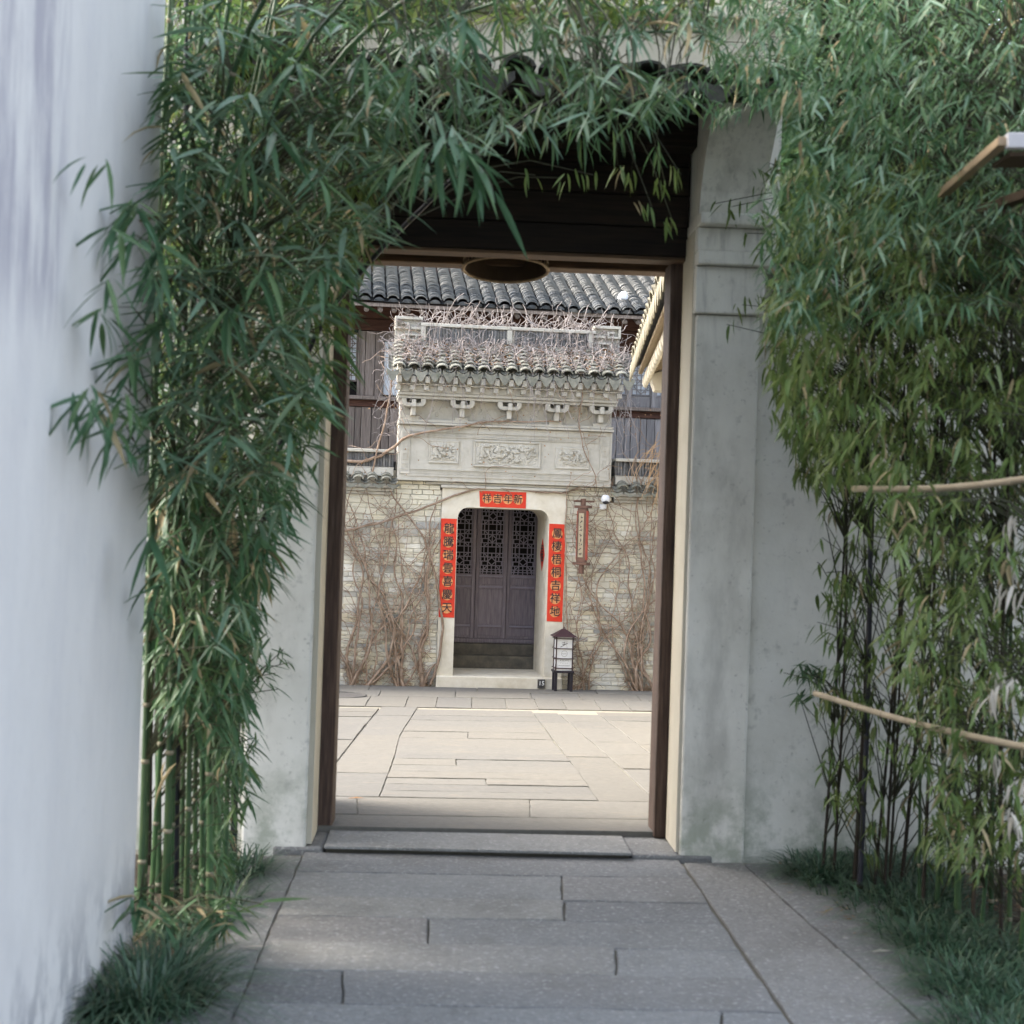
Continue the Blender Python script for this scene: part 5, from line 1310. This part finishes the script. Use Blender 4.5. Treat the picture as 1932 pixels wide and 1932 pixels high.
scatter([(620, 20), (1330, 20), (1300, 190), (1180, 230), (1000, 215), (760, 330)], 4.7, 5.6, 60, (.14, .21), 'bright', 'L', dry=.05, droop=.55, nl=(4, 7))
scatter([(270, 880), (550, 880), (490, 1150), (450, 1420), (330, 1250)], 5.5, 6.3, 50, (.14, .2), 'bright', 'L', dry=.05, droop=.55, nl=(4, 6))
scatter([(300, -60), (700, -60), (720, 300), (640, 640), (590, 860), (300, 880), (285, 300)], 6.3, 7.15, 420, (.14, .2), 'warm', 'L', dry=.10)
scatter([(140, 265), (195, 300), (290, 420), (300, 850), (225, 850), (145, 780), (160, 700), (185, 600), (205, 450)], 4.6, 5.5, 24, ll, 'cool', 'L', droop=.5)
scatter([(600, -60), (1350, -60), (1345, 100), (1300, 190), (1180, 250), (1000, 225), (900, 300), (770, 370), (690, 300)], 5.0, 6.4, 250, (.12, .185), 'cool', 'L', droop=.3, fan=1.2, holes=((690, 95, 50, 30), (1240, 105, 110, 35), (960, 110, 70, 20)))
scatter([(640, -80), (1340, -80), (1330, 30), (700, 40)], 5.2, 7.0, 150, (.1, .16), 'brightwarm', 'L', droop=.3)
scatter([(265, 880), (575, 880), (530, 1000), (495, 1150), (470, 1300), (440, 1420), (300, 1300), (262, 1150)], 5.6, 7.05, 360, (.14, .21), 'cool', 'L', dry=.09)
scatter([(400, 1130), (490, 1130), (480, 1450), (445, 1560), (450, 1700), (370, 1700), (390, 1450)], 5.9, 7.05, 170, (.10, .16), 'cool', 'L', dry=.08)
scatter([(250, 1690), (500, 1700), (505, 1790), (380, 1830), (250, 1790)], 5.4, 6.2, 44, (.15, .2), 'cool', 'L', droop=.2, dry=.1)
for (x, y, Y, n, L, h) in ((845, 262, 4.7, 8, .26, None), (795, 285, 4.7, 6, .25, None), (905, 300, 4.8, 8, .25, .2), (930, 355, 4.9, 3, .25, .2), (770, 130, 4.7, 7, .24, None), (690, 90, 4.6, 7, .25, None), (880, 30, 4.6, 7, .24, None), (560, 120, 4.7, 7, .24, None),
                           (515, 520, 4.9, 6, .25, None), (620, 330, 4.9, 6, .24, None), (430, 590, 4.8, 8, .26, None), (545, 790, 5.2, 6, .24, None), (290, 1015, 4.9, 6, .24, None), (445, 745, 5.1, 5, .24, None), (300, 470, 4.8, 7, .25, None), (160, 310, 4.35, 5, .17, 4.0), (345, 310, 4.9, 5, .22, None),
                           (610, 500, 5.0, 6, .22, None), (520, 250, 4.8, 6, .24, None), (455, 300, 4.8, 6, .24, None), (165, 760, 4.3, 5, .2, 4.2)):
    spray(onY(x, y, Y) if (onY(x, y, Y).x > WX + .05) else CAM + (onY(x, y, Y) - CAM) * ((WX + .08) / (onY(x, y, Y) - CAM).x), n, L, 'cool', 'L', heading=h, dry=0, droop=.7, fan=1.2)
for (x, y, n, L) in ((1000, 250, 5, .16), (1050, 250, 5, .16), (1110, 262, 6, .17), (1185, 250, 6, .17), (1125, 235, 5, .15), (1235, 280, 6, .14), (1165, 310, 5, .12), (1190, 340, 6, .09), (1120, 330, 5, .09), (1230, 390, 6, .09), (1060, 335, 4, .09), (1270, 420, 6, .09), (1255, 345, 5, .11), (1010, 330, 4, .10), (1285, 330, 5, .1)):
    spray(onY(x, y, U(5.8, 6.5)), n, L, 'warm' if L < .13 else 'cool', 'L', droop=1.0, dry=.04)
for (x, y) in ((500, 1255), (520, 1270), (545, 1250), (535, 1225), (490, 1285), (525, 1300)): spray(onY(x, y, 7.05), 5, .12, 'cool', 'L', dry=0, droop=.3)
for (x, y, Y, n, L) in ((300, 1440, 5.85, 1, .22), (298, 1445, 5.84, 1, .20), (392, 1120, 5.9, 2, .2), (430, 960, 5.9, 3, .2), (330, 880, 5.8, 3, .22), (360, 1005, 5.8, 2, .2), (470, 985, 6.2, 3, .2), (385, 320, 5.4, 3, .22), (500, 440, 5.3, 2, .22)): spray(onY(x, y, Y), n, L, 'dry', 'L', droop=1.25, twig=False)
# right grove
rs_ = [(1553, 1596, 6.95, .008), (1574, 1600, 6.9, .008), (1612, 1650, 6.7, .012), (1622, 1655, 6.6, .014), (1648, 1660, 6.6, .008), (1668, 1668, 6.6, .008), (1677, 1672, 6.7, .007), (1699, 1660, 6.7, .010), (1735, 1700, 6.4, .008), (1741, 1705, 6.3, .009),
       (1767, 1715, 6.3, .013), (1790, 1690, 6.6, .012), (1808, 1720, 6.2, .017), (1835, 1735, 6.1, .010), (1850, 1750, 6.0, .009), (1870, 1720, 6.4, .012), (1890, 1770, 5.8, .010), (1905, 1740, 6.1, .011), (1925, 1780, 5.7, .012), (1960, 1800, 5.6, .012), (2000, 1820, 5.4, .012), (1985, 1760, 6.0, .012), (2060, 1790, 5.7, .012), (2110, 1750, 6.1, .011), (2170, 1800, 5.6, .013), (2240, 1760, 6.0, .012), (2310, 1790, 5.8, .012), (2380, 1740, 6.3, .012)]
for i, (x, y, Y, r) in enumerate(rs_):
    b0 = onY(x, y, Y); b0.z = zfront(Y) - .04; ln_ = U(-.05, .12)
    pts = [b0, b0 + V((ln_ * .6 + U(-.03, .03), U(-.05, .05), 1.2)), b0 + V((ln_ + U(-.05, .05), U(-.15, .1), 2.4)), b0 + V((ln_ * 1.2 + U(-.25, .15), U(-.6, .1), 3.5)), b0 + V((U(-.6, .2), U(-1.2, -.1), 4.4))]
    culms.append(Culm(pts, r, random.choice(['brownculm', 'brownculm', 'blackculm', 'culm', 'culm']), ORD[i] + ' thin bamboo stem from the gate pilaster in the right grove', 'bamboo stems of the right grove', 'R'))
rl = (.075, .12)
scatter([(1335, -60), (1990, -60), (1990, 560), (1440, 620), (1440, 330), (1500, 250), (1340, 110)], 4.9, 6.8, 1150, (.08, .13), 'cool', 'R', dry=.05, droop=.55, nl=(5, 8))
scatter([(1440, 300), (1990, 300), (1990, 900), (1570, 920), (1480, 800), (1440, 680)], 5.3, 7.1, 800, rl, 'warm', 'R', dry=.08, droop=.7, nl=(5, 8))
scatter([(1620, 880), (1990, 880), (1990, 1680), (1760, 1640), (1680, 1400), (1650, 1150)], 5.2, 7.0, 480, rl, 'warm', 'R', dry=.12, droop=.65, nl=(4, 7))
scatter([(1500, 650), (1600, 700), (1640, 950), (1660, 1300), (1660, 1620), (1545, 1500), (1540, 1000)], 6.3, 7.1, 150, (.08, .12), 'warm', 'R', droop=.8, nl=(3, 6))
scatter([(1400, 0), (1980, 0), (1980, 560), (1480, 600), (1500, 300)], 4.8, 5.8, 260, (.085, .135), 'bright', 'R', dry=.04, droop=.5, nl=(4, 7))
scatter([(1480, 380), (1980, 380), (1980, 900), (1600, 900), (1500, 780)], 5.1, 6.2, 420, (.075, .115), 'brightwarm', 'R', dry=.06, droop=.65, nl=(4, 7))
scatter([(1660, 900), (1980, 900), (1980, 1620), (1760, 1600), (1690, 1300)], 5.0, 6.1, 260, (.075, .12), 'brightwarm', 'R', dry=.10, droop=.6, nl=(4, 6))
scatter([(1230, 120), (1420, 90), (1440, 200), (1330, 215), (1240, 190)], 6.0, 6.6, 40, (.09, .14), 'cool', 'R', dry=.03, droop=.6)
scatter([(1475, 1270), (1500, 1250), (1570, 1270), (1580, 1320), (1490, 1330)], 6.8, 7.05, 14, (.08, .12), 'cool', 'R', dry=0, droop=.4)
scatter([(1450, 640), (1530, 640), (1540, 880), (1500, 900), (1480, 780)], 6.5, 7.1, 60, (.09, .12), 'warm', 'R', droop=.9, dry=.03)
for (x, y) in ((1371, 612), (1345, 385), (1400, 400), (1410, 440), (1380, 390), (1425, 470), (1430, 560), (1400, 575), (1415, 360)): spray(onY(x, y, 7.0), random.randint(2, 4), .10, 'warm', 'R', droop=.9, dry=0)
for (x, y, Y) in ((1885, 985, 5.2), (1905, 1060, 5.1), (1890, 1110, 5.0), (1880, 1270, 5.2), (1905, 1290, 5.1), (1870, 1310, 5.0), (1895, 1480, 5.0), (1875, 1430, 5.2), (1905, 1540, 5.1), (1840, 1600, 5.6), (1800, 1400, 5.7)): spray(onY(x, y, Y + .1), 7, .115, 'pale', 'R', droop=.8, dry=.15, heading=U(2.6, 4.4))
scatter([(1985, -60), (2440, 0), (2440, 900), (1985, 900)], 5.0, 6.9, 520, (.085, .13), 'warm', 'R', dry=.05, droop=.85, nl=(5, 8))
scatter([(1985, 900), (2440, 900), (2440, 1640), (1985, 1680)], 5.2, 7.0, 300, (.085, .13), 'warm', 'R', dry=.06, droop=.85, nl=(4, 7))
for k in range(330):                                            # sprays added above the view to shade the upper leaves and wall top
    P = V((U(-.6, 4.6), U(3.6, 7.0), U(4.75, 5.5)))
    spray(P, random.randint(5, 8), U(.15, .21), 'cool', 'R' if P.x > 1.2 else 'L', droop=.3)
for c in culms: c.build()

# ------------------------------------------------------------------ evergreens behind the garden wall
for i, (tx, ty, th_, lab) in enumerate(((2.85, 8.8, 6.6, 'dark evergreen tree glimpsed behind the right grove next to the gate'), (4.5, 8.9, 6.8, 'dark evergreen tree behind the right grove towards the picture edge'), (2.35, 8.35, 6.4, 'slim dark evergreen rising just behind the right gate pilaster'))):
    t = thing('evergreen_tree', lab, 'tree', (tx, ty, -.1))
    tk = MB().tube([(tx, ty, -.2), (tx + .05, ty, 1.5), (tx - .05, ty + .1, 3.2), (tx, ty, th_ - .6)], [.13, .10, .07, .02], 8); 
    for k in range(16):
        z = U(3.0 if i == 2 else 1.6, th_ - .8); a = U(0, 6.28); q_ = .5 if i == 2 else 1; tk.tube([(tx, ty, z), (tx + .5 * q_ * math.cos(a), ty + .5 * q_ * math.sin(a), z + .3), (tx + q_ * math.cos(a), ty + .8 * q_ * math.sin(a), z + .45)], [.03, .02, .008], 4)
    part(tk, 'trunk', M['brownculm'], t)
    cr_ = MB()
    slim = .6 if i == 2 else 1.0
    for k in range(15000):
        a, r, z = U(0, 6.28), math.sqrt(random.random()) * slim, U(3.1 if i == 2 else 1.5, th_)
        q = (1.15 - .25 * ((z - 3) / 3) ** 2) * (1 + .25 * noise.noise(V((math.cos(a) * 2, math.sin(a) * 2, z * 1.3))))
        c = V((tx + r * q * 1.1 * math.cos(a), ty + r * q * .9 * math.sin(a), z)); d1 = V((U(-1, 1), U(-1, 1), U(-1, .4))).normalized() * U(.05, .09); d2 = d1.orthogonal().normalized() * U(.022, .036)
        cr_.add([c - d1, c + d2, c + d1, c - d2], [(0, 1, 2, 3)])
    part(cr_, 'crown', M['leafmass'], t, kind='stuff')
# ------------------------------------------------------------------ mondo grass
def grass(cx, cy, cz, rad_, n, L, mb):
    for k in range(n):
        a = U(0, 6.28); r = rad_ * math.sqrt(random.random()) * .62; p = V((cx + r * math.cos(a), cy + r * math.sin(a), cz)); a2 = a + U(-.8, .8); l = L * U(.6, 1.15); el = U(.7, 1.4); w = U(.003, .0062)
        d = V((math.cos(a2), math.sin(a2), 0)); side = V((-d.y, d.x, 0)) * w; pts = []
        for t in (0, .35, .7, 1):
            pts.append(p + d * (l * t * math.cos(el) * (1 + .6 * t)) + V((0, 0, l * (t * math.sin(el) - .62 * t * t))))
        vs = []
        for i, q in enumerate(pts): s = side * (1 - .3 * i if i < 3 else .08); vs += [q - s, q + s]
        mb.add(vs, [(2 * i, 2 * i + 1, 2 * i + 3, 2 * i + 2) for i in range(3)])
cl = MB(); p = pf(275, 1890); grass(p.x, p.y, zfront(p.y) - .02, .34, 620, .44, cl)
solo(cl, 'grass_clump', M['grass'], 'big dark green grass tuft at the foot of the white wall', 'grass clump', (p.x, p.y, 0))
cl = MB(); p = pf(1550, 1650); grass(p.x, p.y, zfront(p.y) - .02, .26, 320, .28, cl)
solo(cl, 'grass_clump', M['grass'], 'grass tuft nearest the pilaster at the right bed corner', 'grass clump', (p.x, p.y, 0))
cl = MB(); p = pf(455, 1640); grass(p.x, p.y, zfront(p.y) - .02, .22, 200, .26, cl)
solo(cl, 'grass_clump', M['grass'], 'low grass tuft by the left gate pilaster under the bamboo', 'grass clump', (p.x, p.y, 0))
gm = MB()
edge = [(1530, 1650), (1580, 1680), (1625, 1712), (1668, 1755), (1715, 1800), (1755, 1845), (1790, 1890), (1815, 1940), (1840, 2010), (1870, 2100)]
for (x, y) in edge:
    for k in range(5):
        p = pf(x + U(0, 60) + k * 34, y + U(-12, 14) - k * 5); grass(p.x, p.y, zfront(p.y) - .02, .26, 95, U(.20, .32), gm)
for (x, y) in ((2000, 1900), (2080, 1850), (2160, 1880), (2240, 1840), (2100, 1950), (2200, 1960), (2300, 1900), (330, 1760), (400, 1720), (430, 1690), (350, 1800), (300, 1820), (230, 1900), (240, 1980), (300, 1990), (420, 1660)):
    p = pf(x, y); grass(p.x, p.y, zfront(p.y) - .02, .2, 80, .26, gm)
solo(gm, 'mondo_grass', M['grass'], 'dark mondo grass edging the planting beds', 'grass', (2, 6, 0), kind='stuff')
lit = MB()
for k in range(700):
    x, y = U(1450, 2100), U(1600, 1760)
    p = pf(x, y); p.z = zfront(p.y) - .02 + U(0, .015); a = U(0, 6.28); s = U(.02, .05); d1 = V((math.cos(a), math.sin(a), U(-.15, .15))) * s; d2 = V((-math.sin(a), math.cos(a), .1)) * s * .16
    if p.x > 1.6: lit.add([p - d1, p + d2, p + d1, p - d2], [(0, 1, 2, 3)])
solo(lit, 'leaf_litter', M['deadleaf'], 'brown fallen bamboo leaves on the right planting bed', 'leaves', (2, 6, 0), kind='stuff')
for i, (x, y, lab) in enumerate(((1662, 1798, 'single pale fallen leaf on the right paving strip'), (672, 1508, 'small brown leaf scrap on the courtyard slab near the left post'), (478, 1790, 'tan fallen leaf at the left edge of the path'))):
    p = pf(x, y) if i != 1 else cf(x, y); z0 = (zfront(p.y) if i != 1 else zcourt(p.y)) + .004
    b = MB(); L, W = .05, .012
    b.add([(p.x - L, p.y, z0), (p.x, p.y - W, z0 + .006), (p.x + L, p.y + .01, z0 + .003), (p.x, p.y + W, z0 + .008), (p.x, p.y, z0 + .002)], [(0, 1, 4), (1, 2, 4), (2, 3, 4), (3, 0, 4)])
    solo(b, 'fallen_leaf', M['paleleaf'] if i != 1 else M['deadleaf'], lab, 'leaf', (p.x, p.y, z0), group='single fallen leaves')

# ------------------------------------------------------------------ bamboo rails and timber awning on the right
def rail(a, c, r, lab):
    t = thing('bamboo_pole', lab, 'bamboo pole', tuple(a), None, 'tan bamboo rails in the right grove')
    n = 9; pts = [a.lerp(c, k / n) + V((0, 0, -.02 * math.sin(math.pi * k / n))) for k in range(n + 1)]
    part(MB().tube(pts, r, 10), 'pole', M['pole'], t, smooth=True)
    mb = MB(); d = (c - a).normalized()
    for k in range(1, n): mb.tube([pts[k] - d * .008, pts[k], pts[k] + d * .008], [r * 1.01, r * 1.14, r * 1.01], 10)
    part(mb, 'node_rings', M['pole'], t, smooth=True)
rail(onY(1538, 1308, 6.3), onY(2010, 1424, 4.6), .0125, 'lower tan bamboo pole sloping across the right grove')
rail(onY(1610, 922, 5.5), onY(2010, 893, 4.5), .0125, 'upper tan bamboo pole running level across the right grove')
aw = thing('timber_awning', 'small timber awning with tan edge boards among the right bamboo', 'awning', tuple(onY(1880, 330, 5.0)))
q0, q1 = onY(1778, 366, 5.3), onY(1893, 266, 4.6)
q2 = onY(2080, 266, 4.6) ; q3 = q0 + (q2 - q1)
part(MB().bar(q0, q1, .034, .03, V((0, 0, 1))), 'edge_board', M['tanboard'], aw, bevel=.004)
part(MB().bar(q1 + V((.01, 0, .0)), q2, .03, .05, V((0, 0, 1))), 'front_board', M['whiteboard'], aw, bevel=.004)
part(MB().bar(q1 + V((.03, .10, -.035)), q2 + V((0, .10, -.035)), .16, .012, V((0, 0, 1))), 'roof_board', M['brownboard'], aw)
part(MB().bar(q0 + V((.16, .02, -.05)), q2 + V((-.05, .1, -.10)), .05, .03, V((0, 0, 1))), 'brace', M['brownboard'], aw)
pp = q3 + V((0, 0, -.04)); part(MB().tube([V((pp.x + .3, pp.y, -.05)), pp + V((.3, 0, 0))], .05, 8), 'support_post', M['brownboard'], aw)
part(MB().bar(q3 + V((-.1, 0, -.06)), q3 + V((.4, 0, -.06)), .06, .04, V((0, 0, 1))), 'brace', M['brownboard'], aw)
